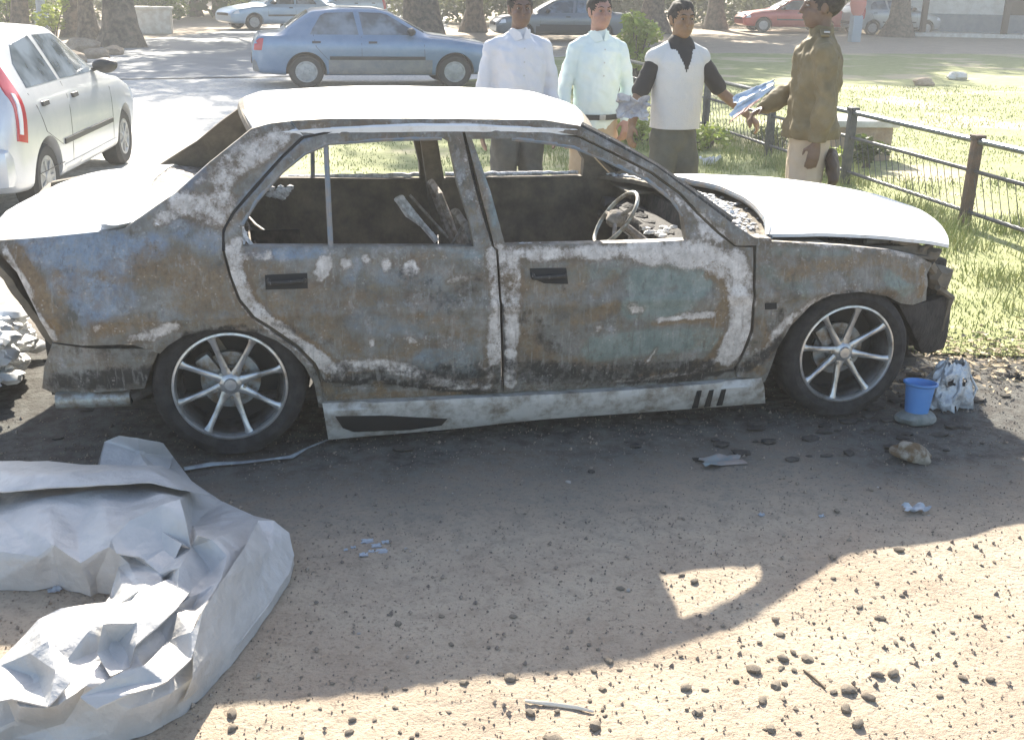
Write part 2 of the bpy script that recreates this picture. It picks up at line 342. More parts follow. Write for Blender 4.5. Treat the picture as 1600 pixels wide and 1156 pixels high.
# ------------------------------------------------------------------ THE BURNT CAR
def stroke(ch, pts, rpx, s):
    STROKES.append((ch, [V((p.x, p.z)) for p in (onS(x, y) for x, y in pts)], rpx / 390.0, s))
A_, G_, B_, K_ = 0, 1, 2, 3
for ch, pts, r, s in [
    (A_, [(362, 395), (370, 430), (393, 480), (430, 512), (480, 548), (512, 572), (530, 588)], 12, .72),
    (A_, [(285, 318), (320, 332), (348, 318)], 20, .62), (A_, [(440, 212), (390, 245), (345, 285)], 15, .5),
    (A_, [(400, 208), (340, 262), (290, 300)], 9, .35), (A_, [(470, 200), (620, 196), (905, 200)], 6, .33),
    (A_, [(506, 412), (503, 425)], 11, .72), (A_, [(540, 412)], 9, .72), (A_, [(572, 405)], 8, .6), (A_, [(642, 420)], 12, .75), (A_, [(606, 414)], 8, .6), (A_, [(582, 535)], 5, .72),
    (A_, [(770, 395), (776, 430), (780, 480), (774, 530), (772, 560)], 13, .62),
    (A_, [(802, 400), (806, 440), (800, 500), (796, 560), (797, 600)], 11, .72),
    (A_, [(785, 395), (860, 397), (960, 393), (1060, 393), (1110, 402)], 10, .72),
    (A_, [(1000, 390), (1100, 400), (1150, 425), (1160, 470), (1157, 520), (1138, 555)], 21, .74), (A_, [(778, 398), (800, 410), (790, 440)], 17, .6), (A_, [(820, 392), (1100, 394)], 8, .62), (A_, [(300, 330), (345, 345)], 13, .5), (A_, [(250, 345), (290, 330)], 9, .55),
    (A_, [(1150, 400), (1165, 440)], 14, .7), (A_, [(1125, 560), (1080, 585), (960, 598)], 7, .6),
    (A_, [(1030, 500), (1070, 495), (1115, 492)], 5, .72), (A_, [(985, 480), (1000, 485)], 8, .6),
    (A_, [(535, 572), (600, 570), (640, 580), (690, 600), (760, 604)], 11, .62), (A_, [(770, 590), (750, 570)], 8, .5),
    (A_, [(8, 392), (28, 425), (50, 470), (68, 505), (84, 530)], 6, .72), (A_, [(205, 532), (240, 522), (275, 508)], 8, .6), (A_, [(150, 512)], 7, .4),
    (A_, [(1195, 555), (1212, 520), (1240, 495)], 9, .5), (A_, [(1230, 505), (1275, 468), (1330, 450), (1400, 460)], 5, .45),
    (A_, [(1190, 375), (1300, 382), (1400, 395), (1450, 412)], 6, .45), (A_, [(1200, 560), (1180, 545)], 6, .4),
    (A_, [(1010, 565), (1025, 545)], 3, .7), (A_, [(1050, 550)], 6, .6), (A_, [(935, 512)], 7, .6),
    (A_, [(365, 390), (372, 376)], 8, .6), (A_, [(960, 240), (1030, 290), (1110, 350)], 5, .5), (A_, [(1100, 360), (1130, 370)], 12, .5),
    (A_, [(718, 215), (740, 290), (765, 370)], 5, .4),
    (G_, [(30, 395), (62, 450), (88, 515)], 11, .85), (G_, [(240, 415), (320, 430), (375, 490)], 30, .62), (G_, [(150, 515), (235, 500)], 13, .65), (G_, [(290, 470), (370, 505)], 22, .6),
    (G_, [(425, 225), (385, 255)], 12, .7), (G_, [(470, 195), (510, 195)], 8, .6), (G_, [(330, 320), (350, 345)], 14, .6), (G_, [(90, 430), (100, 480)], 10, .5),
    (G_, [(1112, 425), (1135, 440), (1135, 475), (1120, 500)], 11, 1.0), (G_, [(1128, 530), (1110, 560), (1060, 580), (1000, 588)], 6, .9),
    (G_, [(1105, 498), (1020, 507)], 5, .9), (G_, [(960, 480), (900, 500)], 12, .65), (G_, [(850, 450), (900, 430), (890, 470)], 22, .6), (G_, [(830, 545), (865, 560)], 13, .6),
    (G_, [(430, 470), (500, 500), (555, 555)], 16, .55), (G_, [(385, 405), (400, 470)], 9, .5), (G_, [(590, 560), (650, 545)], 12, .55), (G_, [(375, 440), (440, 500), (540, 575)], 4, .9),
    (G_, [(1230, 430), (1300, 412), (1380, 402), (1425, 432)], 13, .62), (G_, [(1440, 420), (1438, 460)], 7, .9), (G_, [(1190, 500), (1200, 540)], 8, .6),
    (G_, [(508, 604), (520, 625), (600, 622), (750, 622)], 10, .6), (G_, [(515, 585), (540, 592)], 6, .7), (G_, [(590, 600), (600, 615)], 8, .8), (G_, [(640, 400), (720, 398)], 6, .4),
    (G_, [(740, 240), (755, 300), (760, 350)], 6, .5), (G_, [(370, 340), (430, 262), (480, 222)], 3, .4), (G_, [(880, 560), (980, 580)], 8, .5), (G_, [(1165, 570), (1190, 580)], 8, .8),
    (B_, [(60, 385), (180, 395), (110, 440), (150, 470), (170, 430)], 30, .75), (B_, [(180, 400), (240, 385)], 20, .7), (B_, [(140, 500), (200, 470)], 18, .5),
    (B_, [(395, 397), (500, 397)], 9, .75), (B_, [(545, 440), (560, 410)], 10, .5), (B_, [(650, 575), (740, 580)], 14, .6), (B_, [(700, 395), (750, 397)], 7, .7), (B_, [(560, 500), (640, 520), (700, 470)], 18, .42),
    (B_, [(995, 440), (1060, 425), (1095, 440), (1060, 475), (990, 480)], 20, 1.0), (B_, [(930, 545), (1000, 535), (1110, 530)], 20, 1.0), (B_, [(860, 440), (960, 420)], 14, .5),
    (B_, [(755, 250), (775, 350)], 5, .8), (B_, [(1390, 432), (1420, 452)], 13, .9), (B_, [(1210, 390), (1330, 398)], 8, .55), (B_, [(285, 290), (310, 270)], 14, .7), (B_, [(1190, 420), (1260, 450)], 14, .45), (B_, [(365, 330), (430, 255), (480, 216)], 5, .6), (B_, [(270, 350), (330, 380)], 16, .5),
    (K_, [(509, 600), (565, 600), (592, 587), (619, 600), (700, 612), (778, 616)], 3.5, 1.0), (K_, [(1148, 580), (1100, 592), (1040, 597), (985, 603)], 5, .9), (K_, [(780, 617), (985, 603)], 3, .7),
    (K_, [(1165, 575), (1195, 555), (1215, 535)], 12, .75), (K_, [(830, 585), (1000, 570)], 8, .5), (K_, [(640, 575), (760, 570)], 7, .45), (K_, [(860, 425), (880, 445)], 10, .5), (K_, [(820, 500), (860, 520)], 10, .35),
    (K_, [(492, 585), (470, 545), (430, 523), (380, 513), (330, 514), (286, 524)], 4, .7), (K_, [(1212, 552), (1240, 508), (1290, 466), (1345, 455), (1400, 470)], 3, .6),
    (K_, [(530, 585), (640, 592), (770, 590)], 20, .58), (K_, [(800, 580), (950, 585), (1100, 578)], 20, .66), (B_, [(660, 560), (740, 555)], 16, .6), (B_, [(600, 430), (680, 440)], 14, .5), (K_, [(830, 500), (870, 540)], 18, .42), (K_, [(640, 430), (700, 470), (740, 440)], 16, .36), (K_, [(420, 500), (520, 540)], 8, .3), (K_, [(1200, 520), (1220, 490)], 9, .4),
    (G_, [(800, 430), (850, 480), (820, 530)], 20, .5), (G_, [(420, 420), (470, 460), (600, 470)], 16, .42), (G_, [(650, 500), (740, 520)], 14, .4), (G_, [(960, 430), (930, 460)], 9, .5), (G_, [(110, 420), (200, 440)], 7, .42),
    (A_, [(380, 400), (420, 400)], 7, .5), (A_, [(700, 440), (760, 430)], 6, .42), (A_, [(480, 450), (500, 440)], 6, .4), (A_, [(620, 530), (700, 540)], 6, .4),
    (K_, [(85, 548), (240, 552)], 6, .4), (K_, [(90, 600), (230, 590)], 16, .8), (K_, [(786, 470), (786, 600)], 2, .9)]:
    stroke(ch, pts, r, s)
wreck = empty('burnt_sedan', (0, 0, 0))
tag(wreck, 'burnt out four door saloon with rusty ashen panels standing on sooty dirt', 'car')

ARCH_R = [(497, 630), (491, 600), (476, 573), (455, 549), (432, 533), (400, 520), (360, 515), (320, 517), (286, 526), (262, 541), (250, 553)]
quarter = [(-14, 377), (100, 368), (194, 358), (245, 322), (276, 301), (327, 255), (393, 202), (420, 194), (452, 190), (472, 213), (440, 243), (395, 293), (363, 331), (347, 360), (347, 392), (358, 434), (372, 470),
           (394, 499), (426, 519), (462, 544), (489, 571), (501, 600), (506, 633)] + ARCH_R + [(204, 538), (128, 541), (82, 535), (66, 507), (46, 466), (26, 426), (0, 398), (-16, 390)]
rail = [(454, 189), (520, 186), (700, 186), (850, 188), (905, 197), (929, 209), (974, 233), (1025, 260), (1080, 301), (1140, 346), (1178, 371), (1206, 373), (1206, 382), (1178, 384), (1150, 384), (1126, 364), (1090, 330), (1065, 302), (1020, 269),
        (953, 235), (907, 213), (862, 205), (800, 202), (722, 200), (600, 200), (520, 204), (474, 213)]
rdoor = [(509, 598), (493, 567), (466, 540), (430, 515), (398, 495), (376, 468), (362, 432), (351, 391), (351, 360), (367, 333), (398, 297), (443, 247), (475, 217), (520, 207), (600, 204), (722, 203), (736, 270), (752, 330), (769, 386),
         (775, 392), (779, 450), (783, 540), (783, 613), (700, 612), (619, 602), (565, 600)]
rhole = [(380, 386), (377, 352), (399, 315), (439, 269), (475, 240), (513, 224), (600, 218), (690, 216), (702, 222), (716, 290), (735, 350), (741, 386)]
fdoor = [(726, 203), (800, 205), (860, 208), (905, 216), (950, 238), (1017, 272), (1062, 305), (1088, 334), (1122, 366), (1148, 386), (1177, 387), (1177, 450), (1173, 517), (1161, 549), (1147, 577), (1010, 594), (875, 604), (788, 614), (787, 540), (783, 450), (779, 391), (773, 386)]
fhole = [(790, 384), (767, 300), (738, 218), (800, 217), (843, 221), (897, 230), (942, 248), (1010, 280), (1050, 312), (1068, 337), (1074, 376), (1010, 379)]
fender = [(1182, 376), (1236, 379), (1323, 384), (1388, 390), (1431, 399), (1457, 412), (1449, 430), (1448, 470), (1427, 477), (1409, 475), (1388, 464), (1345, 456), (1301, 461), (1267, 478), (1236, 510), (1215, 546), (1198, 592), (1153, 590),
          (1150, 579), (1165, 551), (1178, 518), (1181, 450)]
P = {k: XZ(v) for k, v in dict(quarter=quarter, rail=rail, rdoor=rdoor, rhole=rhole, fdoor=fdoor, fhole=fhole, fender=fender).items()}
# narrow doors: the fenders tops follow the raised panels
panel('rear_quarter_panel', P['quarter'], parent=wreck, thick=.03, dent=.004)
panel('roof_rail', P['rail'], parent=wreck, thick=.06, off=-.002)
rd = panel('rear_door', P['rdoor'], [P['rhole']], parent=wreck, thick=.05, off=-.001)
fd = panel('front_door', P['fdoor'], [P['fhole']], parent=wreck, thick=.05, off=.0)
panel('front_fender', P['fender'], parent=wreck, thick=.025, off=-.001)
# rocker panel behind the doors
panel('rocker_panel', XZ([(500, 575), (560, 590), (783, 600), (1010, 585), (1165, 560), (1205, 575), (1200, 600), (740, 630), (500, 640)]), parent=wreck, off=.022, thick=.03)
def spans(m, pts): return [V((p.x, p.z)) for p in pts]
# side skirt
def sk_surf(x, z): return sideY(x, z) - .028 + (.02 if z > .19 else 0)
sk = panel('side_skirt', XZ([(504, 633), (740, 622), (965, 611), (1193, 593), (1196, 630), (1010, 644), (850, 655), (700, 671), (513, 687)], -.02), parent=wreck, surf=sk_surf, thick=.05, mt=M['skirt'], burn=False, pitch=.03, roll=.008, dent=.002)
def decal(name, px, mt, parent, off, thick=.006, surf=None, pitch=.02):
    return panel(name, XZ(px, off), parent=parent, surf=surf or sideY, off=off, thick=thick, mt=mt, burn=False, pitch=pitch, roll=.002, dent=0)
decal('skirt_recess', [(523, 646), (600, 645), (697, 650), (688, 660), (640, 667), (552, 670), (535, 664)], M['slot'], sk, -.0, .004, sk_surf).location.y = -.006
for i in range(3):
    x = 1083 + i * 19; decal('skirt_slot', [(x + 2, 607 - i), (x + 9, 606 - i), (x + 3, 633 - i * 2), (x - 6, 634 - i * 2)], M['slot'], sk, 0, .004, sk_surf, .01).location.y = -.006
# door details
def handle(parent, pts):
    decal('handle_recess', pts, M['slot'], parent, -.006, .006)
    x0 = min(p[0] for p in pts) + 6; x1 = max(p[0] for p in pts) - 5; ym = sum(p[1] for p in pts) / len(pts)
    a, b = onS(x0, ym + 3, -.018), onS(x1, ym - 1, -.018)
    mb = MB(); mb.tube([a, a.lerp(b, .5) + V((0, -.004, 0)), b], .0075, 8); mb.tube([a, a + V((0, .02, .01))], .009, 8); mb.tube([b, b + V((0, .02, 0))], .009, 8)
    mb.build('door_handle', M['burnt'], parent)
handle(rd, [(414, 430), (480, 427), (481, 451), (415, 453)])
handle(fd, [(828, 420), (885, 419), (888, 444), (850, 443), (830, 434)])
decal('side_marker_hole', [(1196, 474), (1214, 473), (1214, 483), (1196, 484)], M['slot'], wreck, -.006, .006)
mb = MB(); a, b = onS(509, 222, .02), onS(517, 390, .02); mb.tube([a, a.lerp(b, .5), b], .010, 8); mb.build('window_divider', M['frame'], rd)
# seals: inner frame beads round the windows
for dr, hole in ((rd, rhole), (fd, fhole)):
    mb = MB(); pts = [onS(x, y, .012) for x, y in hole]
    if hole is rhole: seg = pts[1:8]
    else: seg = pts[3:10]
    mb.tube(seg, .009, 6); mb.build('window_frame', M['frame'], dr)
mb = MB(); pts = [onS(x, y, .006) for x, y in [(350, 392), (350, 360), (366, 332), (397, 296), (441, 247), (474, 215), (520, 206)]]
mb.tube(pts, .006, 6); mb.build('door_seal', M['slot'], rd)
mb = MB(); pts = [onS(x, y, .042) for x, y in [(505, 632), (498, 590), (486, 568), (462, 542), (428, 517), (394, 498), (372, 470), (359, 434), (349, 392), (349, 360), (364, 332), (395, 296), (440, 246), (472, 216), (520, 204), (620, 202), (722, 201), (800, 203), (862, 206), (907, 214), (951, 236), (1018, 270), (1064, 304), (1090, 333), (1124, 366), (1150, 388)]]; mb.tube(pts, .022, 6); mb.build('door_jamb', M['inner'], wreck)
mb = MB(); mb.tube([onS(1179, 388, .05), onS(1179, 450, .05), onS(1175, 518, .05), onS(1163, 552, .05), onS(1150, 582, .05)], .03, 6); mb.build('front_jamb', M['inner'], wreck)

# ---- far side (its inner faces show through the openings)
for nm, k, h in (('rear_quarter_panel', 'quarter', None), ('roof_rail', 'rail', None), ('rear_door', 'rdoor', 'rhole'), ('front_door', 'fdoor', 'fhole'), ('front_fender', 'fender', None)):
    panel(nm, P[k], [P[h]] if h else [], parent=wreck, thick=.05, far=True, pitch=.035, mt=M['inner'], burn=False, dent=.006)
mb = MB(); a, b = onS(509, 222, .02), onS(517, 390, .02)
for q in (a, b): q.y = 2 * CY - q.y
mb.tube([a, b], .011, 8); mb.build('window_divider', M['frame'], wreck)
# pale sill along the far doors, highlight put into its colour, dark trim cards
for x0, x1 in ((.10, .93), (1.06, 1.76)):
    mb = MB()
    n = int((x1 - x0) / .03); pts = [V((x0 + (x1 - x0) * i / n, 2 * CY - .075 + .006 * nz(i * 1.3, x0), .795 + .008 * nz(i * .7, x0 + 5))) for i in range(n + 1)]
    mb.tube(pts, .011, 6, jit=.6); mb.build('door_sill', M['ashbits'], wreck)

# ---- roof
def zroof(x, y):
    t = (x - .16) / (1.37 - .16); t = max(-.3, min(1.3, t)); u = (y - CY) / (CY - .25)
    base = 1.212 + .018 * math.sin(pi * min(1, max(0, t)))
    c = .062 * (1 - u * u) * (1 - .12 * abs(2 * t - 1) ** 2)
    if t > 1: base -= .35 * (t - 1)
    if t < 0: base += .35 * t
    return base + c
def roofp(u, v):
    y = .245 + (2 * CY - .49) * v; s_ = 1 - ((y - CY) / .6) ** 2
    x0 = .14 - .06 * s_; x1 = 1.385 + .10 * s_; x = x0 + (x1 - x0) * u
    e = min(v, 1 - v) * 12; z = zroof(x, y) - .02 * max(0, 1 - e) ** 2
    return V((x, y, z + .004 * fbm(x * 3, y * 3, 8)))
vs, fs = grid(48, 44, roofp); vs, fs = slab(vs, fs, V((0, 0, -.022)))
MB().add(vs, fs).build('roof', M['ashtop'], wreck)
# header rails under the roof front and rear
for x0, dz in ((.15, -.04), (1.42, -.045)):
    mb = MB()
    sgn = 1 if x0 > 1 else -1
    pts = [V((x0 + sgn * (.06 * (1 - ((y - CY) / .6) ** 2)), y, zroof(x0, y) + dz)) for y in [.28 + 1.13 * i / 12 for i in range(13)]]
    mb.tube(pts, .024, 8); mb.build('roof_header', M['inner'], wreck)
for x0 in (.55, 1.0): mb = MB(); mb.box((x0, CY, 1.195), (.05, 1.05, .02), None, .004); mb.build('roof_bow', M['inner'], wreck)
# ---- B pillars
for yy, mt in ((.10, M['burnt']), (2 * CY - .10, M['inner'])):
    mb = MB(); sg = 1 if yy < CY else -1
    mb.add(*slab(*grid(12, 3, lambda u, v: V((.965 + .075 * v - .115 * u ** 1.1 + .02, yy + sg * (.19 * u + .02), .5 + .70 * u))), V((0, .03 * sg, 0))))
    mb.build('b_pillar', mt, wreck)
# ---- hood, standing slightly open
def hoodp(u, v):
    y = .125 + (2 * CY - .25) * v; s_ = (y - CY) / .72
    x0 = 2.325 - .17 * abs(s_) ** 2.2; x1 = 3.165 - .19 * abs(s_) ** 2.2
    x = x0 + (x1 - x0) * u
    z = .792 + .028 * (1 - s_ * s_) - .010 * u - .055 * u ** 3 + .006 * fbm(x * 2.5, y * 2.5, 2)
    z -= .012 * sm(.9, 1, abs(s_)) + .006 * (math.exp(-((abs(s_) - .55) / .05) ** 2)) * (1 - u)
    return V((x, y, z))
vs, fs = grid(44, 50, hoodp); k = len(vs); vs, fs = slab(vs, fs, V((0, 0, -.014)))
hood = MB().add(vs, fs).build('hood', M['ashtop'], wreck)
mb = MB(); pts = [hoodp(0, i / 24) + V((-.004, 0, -.016)) for i in range(25)]; mb.tube(pts, .018, 8); mb.build('hood_rear_lip', M['frame'], hood)
for v0, v1 in ((.1, .9), (.25, .5), (.75, .5)):
    mb = MB(); mb.tube([hoodp(.06, v0) + V((0, 0, -.03)), hoodp(.5, (v0 + v1) / 2) + V((0, 0, -.04)), hoodp(.93, v1) + V((0, 0, -.03))], .014, 6); mb.build('hood_brace', M['inner'], hood)
# ---- trunk lid and rear deck
def trunkp(u, v):
    xx = -.90 + .60 * u; y0 = sideY(xx, .85) + .012; y = y0 + (2 * CY - 2 * y0) * v; s_ = abs((y - CY) / .7)
    x = -.90 + (.60) * u + .06 * min(1.1, s_) ** 2
    z = .862 + .03 * (1 - s_ ** 2) - .10 * (1 - u) ** 3 - .012 * sm(.9, 1, s_) + .02 * u + .006 * fbm(x * 4, y * 4, 5)
    return V((x, y, z))
vs, fs = grid(36, 50, trunkp); vs, fs = slab(vs, fs, V((0, 0, -.016)))
MB().add(vs, fs).build('trunk_lid', M['ashtop'], wreck)
def deckp(u, v):
    y = .13 + (2 * CY - .26) * v; s_ = abs((y - CY) / .72); x = -.33 + .06 * s_ ** 2 + .34 * u
    return V((x, y, .880 + .03 * (1 - s_ ** 2) * (1 - u) - .06 * u + .012 * fbm(x * 14, y * 14, 5)))
vs, fs = grid(22, 60, deckp); vs, fs = slab(vs, fs, V((0, 0, -.02)))
MB().add(vs, fs).build('rear_deck', M['seat'], wreck)
# crumpled glass sheet lying on the deck
def crump(u, v):
    x = -.42 + .34 * u; y = .12 + .62 * v; e = min(u, 1 - u, v, 1 - v) * 4
    return V((x + .03 * nz(u * 4, v * 4, 1), y + .04 * nz(u * 4, v * 4, 9), .888 + .014 * fbm(u * 4, v * 6, 3) + .014 * abs(nz(u * 7, v * 9, 8)) + .01 * min(1, e)))
vs, fs = grid(30, 44, crump); vs, fs = slab(vs, fs, V((0, 0, -.004)))
MB().add(vs, fs).build('melted_glass', M['ashtop'], wreck)
# ---- rear end: tail panel, lamp hole, lower bumper
def tailp(u, v):
    y = .15 + 1.39 * v; x = -.86 + .22 * u ** 1.2 * 0 + .02 * nz(v * 6, u * 4) + (.21 * (1 - (1 - u)) if u > 0 else 0); z = .80 - .36 * u
    return V((-.84 + .2 * u + .012 * nz(v * 9, u * 5), y, z))
vs, fs = grid(14, 30, tailp); vs, fs = slab(vs, fs, V((.03, 0, 0)))
MB().add(vs, fs).build('tail_panel', M['inner'], wreck)
panel('rear_bumper', XZ([(82, 536), (130, 543), (250, 543), (236, 575), (226, 606), (86, 614), (66, 606), (70, 570)], .03), parent=wreck, off=.02, thick=.05, dent=.008, pitch=.025)
mb = MB()
mb.add(*slab(*grid(16, 6, lambda u, v: V((-.66 + .035 * (1 - abs(2 * u - 1)) * -1 + .01 * nz(u * 8, v * 3), .16 + 1.38 * u, .24 + .22 * v))), V((.03, 0, 0))))
mb.build('rear_bumper_bar', M['soot'], wreck)
a, b = onY(88, 626, .08), onY(204, 621, .08)
mb = MB(); mb.tube([a, b], .031, 20, jit=.04); mb.build('silencer', M['exh'], wreck)
mb = MB(); mb.tube([b, b + V((.1, .05, .03)), b + V((.5, .3, .06)), V((1.6, .7, .16)), V((2.6, .7, .2))], .022, 8); mb.build('exhaust_pipe', M['soot'], wreck)
# ---- front end: soot-black structure, slam panel, radiator
panel('front_bumper_carrier', XZ([(1405, 476), (1445, 472), (1479, 461), (1487, 474), (1482, 505), (1475, 544), (1440, 552), (1424, 520)], .04), parent=wreck, off=.03, thick=.06, mt=M['char'], burn=False, dent=.012)
mb = MB()
mb.box((3.03, CY, .40), (.05, 1.2, .28), None, .01); mb.box((3.0, CY, .60), (.10, 1.24, .05), None, .01)
mb.box((2.98, CY, .24), (.08, 1.1, .07), None, .01)
mb.build('radiator_support', M['soot'], wreck)
mb = MB()
for i in range(22): mb.tube([(3.075, .35 + i * .045, .28), (3.075, .35 + i * .045 + .01 * nz(i, 1), .53)], .006, 4)
mb.build('radiator_core', M['inner'], wreck)
mb = MB()
mb.box((2.65, CY, .42), (.5, .42, .32), None, .04); mb.box((2.6, CY, .60), (.34, .22, .09), None, .03); mb.lathe([(.0, -.04), (.11, -.03), (.12, .02), (.07, .03), (.0, .03)], 20, (2.85, .55, .58), 'X')
for i in range(4): mb.tube([(2.75, .72 + i * .08, .58), (2.85, .72 + i * .08, .66), (2.95, .72 + i * .07, .6)], .02, 8)
mb.blob((2.62, .4, .6), (.1, .09, .08), 2, .4, 2, 3); mb.blob((2.9, 1.2, .58), (.12, .14, .09), 2, .4, 2, 5)
mb.build('engine', M['soot'], wreck)
for (p, r_) in [([(2.72, .16, .735), (2.85, .17, .70), (2.93, .22, .655)], .014), ([(2.86, .14, .69), (2.95, .2, .70), (2.99, .3, .62)], .012), ([(2.6, .15, .73), (2.8, .2, .72), (2.9, .4, .66)], .01), ([(2.93, .17, .62), (3.05, .22, .50), (3.03, .26, .36)], .02), ([(2.98, .16, .52), (3.08, .2, .46), (3.07, .24, .3)], .016), ([(2.84, .22, .67), (2.98, .5, .66), (3.02, .9, .65), (2.95, 1.5, .66)], .024)]:
    mb = MB(); mb.tube(p, r_, 7, jit=.8); mb.build('bent_bracket', M['inner'], wreck)
for q, z_ in (((3.0, .2, .55), .06), ((2.93, .2, .66), .03)): MB().blob(q, (.05, .05, z_), 2, .6, 2.5, 8).build('melted_lump', M['inner'], wreck)
for sy in (.16, 2 * CY - .16):
    mb = MB(); mb.add(*slab(*grid(16, 5, lambda u, v: V((2.1 + .8 * u, sy, .64 + .09 * v - .03 * u))), V((0, .02 if sy > 1 else .02, 0)))); mb.build('inner_wing', M['inner'], wreck)
for q in (.24, 2 * CY - .24): mb = MB(); mb.box((2.16, q, .742), (.46, .34, .012), None, .003); mb.build('cowl_light_stop', M['inner'], wreck)  # plates added to block sunlight leaking between cowl and hood
# ---- cowl, windscreen base with ash crumbs
def cowlp(u, v):
    y = .10 + 1.49 * v; s_ = (y - CY) / .74
    xa = 2.16 - .20 * abs(s_) ** 2.2; x = xa - .10 + .30 * u
    return V((x, y, .785 - .05 * sm(0, 1, u) * sm(0, .5, u) + .022 * (1 - s_ * s_) + .010 * fbm(x * 20, y * 20, 2)))
vs, fs = grid(26, 80, cowlp); vs, fs = slab(vs, fs, V((0, 0, -.02)))
MB().add(vs, fs).build('cowl_panel', M['inner'], wreck)
mb = MB(); rnd = random.Random(4)
for i in range(600):
    v = rnd.random(); u = .40 + .40 * rnd.gauss(0, .5); p = cowlp(max(.1, min(.95, u)), v); r_ = rnd.uniform(.003, .011)
    mb.blob(p + V((0, 0, r_ * .5)), (r_ * rnd.uniform(1, 1.8), r_ * rnd.uniform(1, 1.8), r_ * .7), 1, .4, 2, i)
mb.build('ash_crumbs', M['ashbits'], wreck)
# A pillar / windscreen frame inner part and far one
for sg in (0, 1):
    mb = MB(); q = []
    for x, y in [(905, 200), (960, 228), (1022, 264), (1078, 305), (1138, 350)]:
        p = onS(x, y, .045)
        if sg: p.y = 2 * CY - p.y
        q.append(p)
    mb.tube(q, [.026, .026, .027, .03, .034], 8); mb.build('a_pillar_inner', M['burnt'], wreck)
# ---- interior
mb = MB()
mb.add(*slab(*grid(20, 10, lambda u, v: V((-.3 + 2.6 * u, .12 + 1.45 * v, .22 + .02 * nz(u * 9, v * 6)))), V((0, 0, -.02))))
mb.add(*slab(*grid(6, 10, lambda u, v: V((2.0 + .05 * u, .12 + 1.45 * v, .24 + .5 * u))), V((.03, 0, 0))))
mb.build('floor_pan', M['soot'], wreck)
mb = MB(); mb.add(*slab(*grid(6, 26, lambda u, v: V((-.28 + .18 * (1 - u) * 1.6, .16 + 1.37 * v, .36 + .46 * u + .006 * nz(u * 5, v * 9)))), V((-.03, 0, 0)))); mb.build('rear_bulkhead', M['inner'], wreck)
def seat(x, y, w_):
    st = empty('seat_frame', (x, y, 0)); st.parent = wreck
    mb = MB(); h = w_ / 2
    L = [V((-.02, -h, .30)), V((-.14, -h * .95, .55)), V((-.235, -h * .7, .80)), V((-.25, 0, .83)), V((-.235, h * .7, .80)), V((-.14, h * .95, .55)), V((-.02, h, .30))]
    mb.tube(L, .016, 8, jit=.3)
    for i in range(7): z = .36 + i * .06; xx = -.02 - .22 * (z - .3) / .5; mb.tube([(xx, -h * .9, z), (xx + .02, 0, z - .01), (xx, h * .9, z)], .005, 5)
    mb.build('backrest_frame', M['seat'], st)
    mb = MB(); mb.tube([(.0, -h, .30), (.42, -h, .33), (.45, 0, .33), (.42, h, .33), (0, h, .30)], .016, 8)
    for i in range(7): xx = .05 + i * .055; mb.tube([(xx, -h, .31), (xx, 0, .29), (xx, h, .31)], .005, 5)
    mb.build('base_frame', M['seat'], st); return st
seat(1.18, .48, .46); seat(1.18, 1.2, .46); s3 = seat(.22, .85, 1.2)
# ashy seat-belt arm behind the front seat
mb = MB(); a = V((.62, .70, .86)); b = V((.82, .62, .70))
a = onY(625, 312, .70); b = onY(684, 376, .62)
mb.tube([a, a.lerp(b, .25) + V((0, 0, -.012)), a.lerp(b, .6), b], [.020, .024, .014, .017], 8, jit=1.2)
for i in range(14): q = a.lerp(b, random.random()); mb.blob(q, (.012, .012, .012), 1, .5, 2, i)
mb.blob(a, (.022, .02, .02), 2, .5, 2, 3); mb.build('ashy_hinge_arm', M['ashbits'], wreck)
for q in ([onY(640, 305, .66), onY(700, 372, .6)], [onY(728, 345, .4), onY(705, 384, .4)]): mb = MB(); mb.tube(q, .006, 6); mb.build('seat_rail', M['seat'], wreck)
# white lumps standing in for a sunlit patch of the far rear deck
mb = MB()
for i in range(26): q = onY(420 + random.random() * 34, 292 + random.random() * 18, 1.52); mb.blob(q, (.02, .012, .014), 1, .5, 2, i)
mb.build('sun_patch_lumps', M['ashbits'], wreck)
mb = MB(); mb.tube([onS(376, 352, .04), onS(384, 372, .05), onS(397, 388, .04)], .007, 6, jit=.8); mb.tube([onS(378, 388, .04), onS(384, 362, .06)], .006, 6, jit=.8); mb.build('window_regulator', M['ashbits'], wreck)
# dashboard, steering wheel
mb = MB()
mb.box((1.93, CY, .66), (.16, 1.3, .05), Matrix.Rotation(.1, 3, 'Y'), .015); mb.tube([(1.86, .18, .60), (1.86, 1.5, .60)], .022, 8); mb.box((1.88, CY, .48), (.1, .22, .3), None, .02)
for i in range(10): mb.blob((1.84 + .08 * random.random(), .25 + i * .12, .68), (.04, .05, .03), 1, .6, 2, i)
mb.build('dashboard', M['char'], wreck)
sw = empty('steering_wheel', (0, 0, 0)); sw.parent = wreck
c = onY(962, 342, .50); ax = V((-.80, 0, .60)).normalized(); e1 = V((0, 1, 0)); e2 = ax.cross(e1)
rr = .135
mb = MB(); pts = [c + (e1 * cos(2 * pi * k / 32) + e2 * sin(2 * pi * k / 32)) * rr for k in range(33)]; mb.tube(pts, .009, 8); mb.build('rim', M['exh'], sw)
mb = MB()
for k in (.0, 2.6, 3.9): mb.tube([c, c + (e1 * cos(k) + e2 * sin(k)) * rr], .009, 6)
mb.blob(c, (.045, .045, .04), 2, .3, 2, 1); mb.tube([c, c - ax * .3], .018, 8); mb.build('spokes', M['seat'], sw)
mb = MB()
for i in range(16): mb.blob((1.68 + .26 * random.random(), .16 + .2 * random.random(), .775), (.02, .012, .01), 1, .6, 2, i)
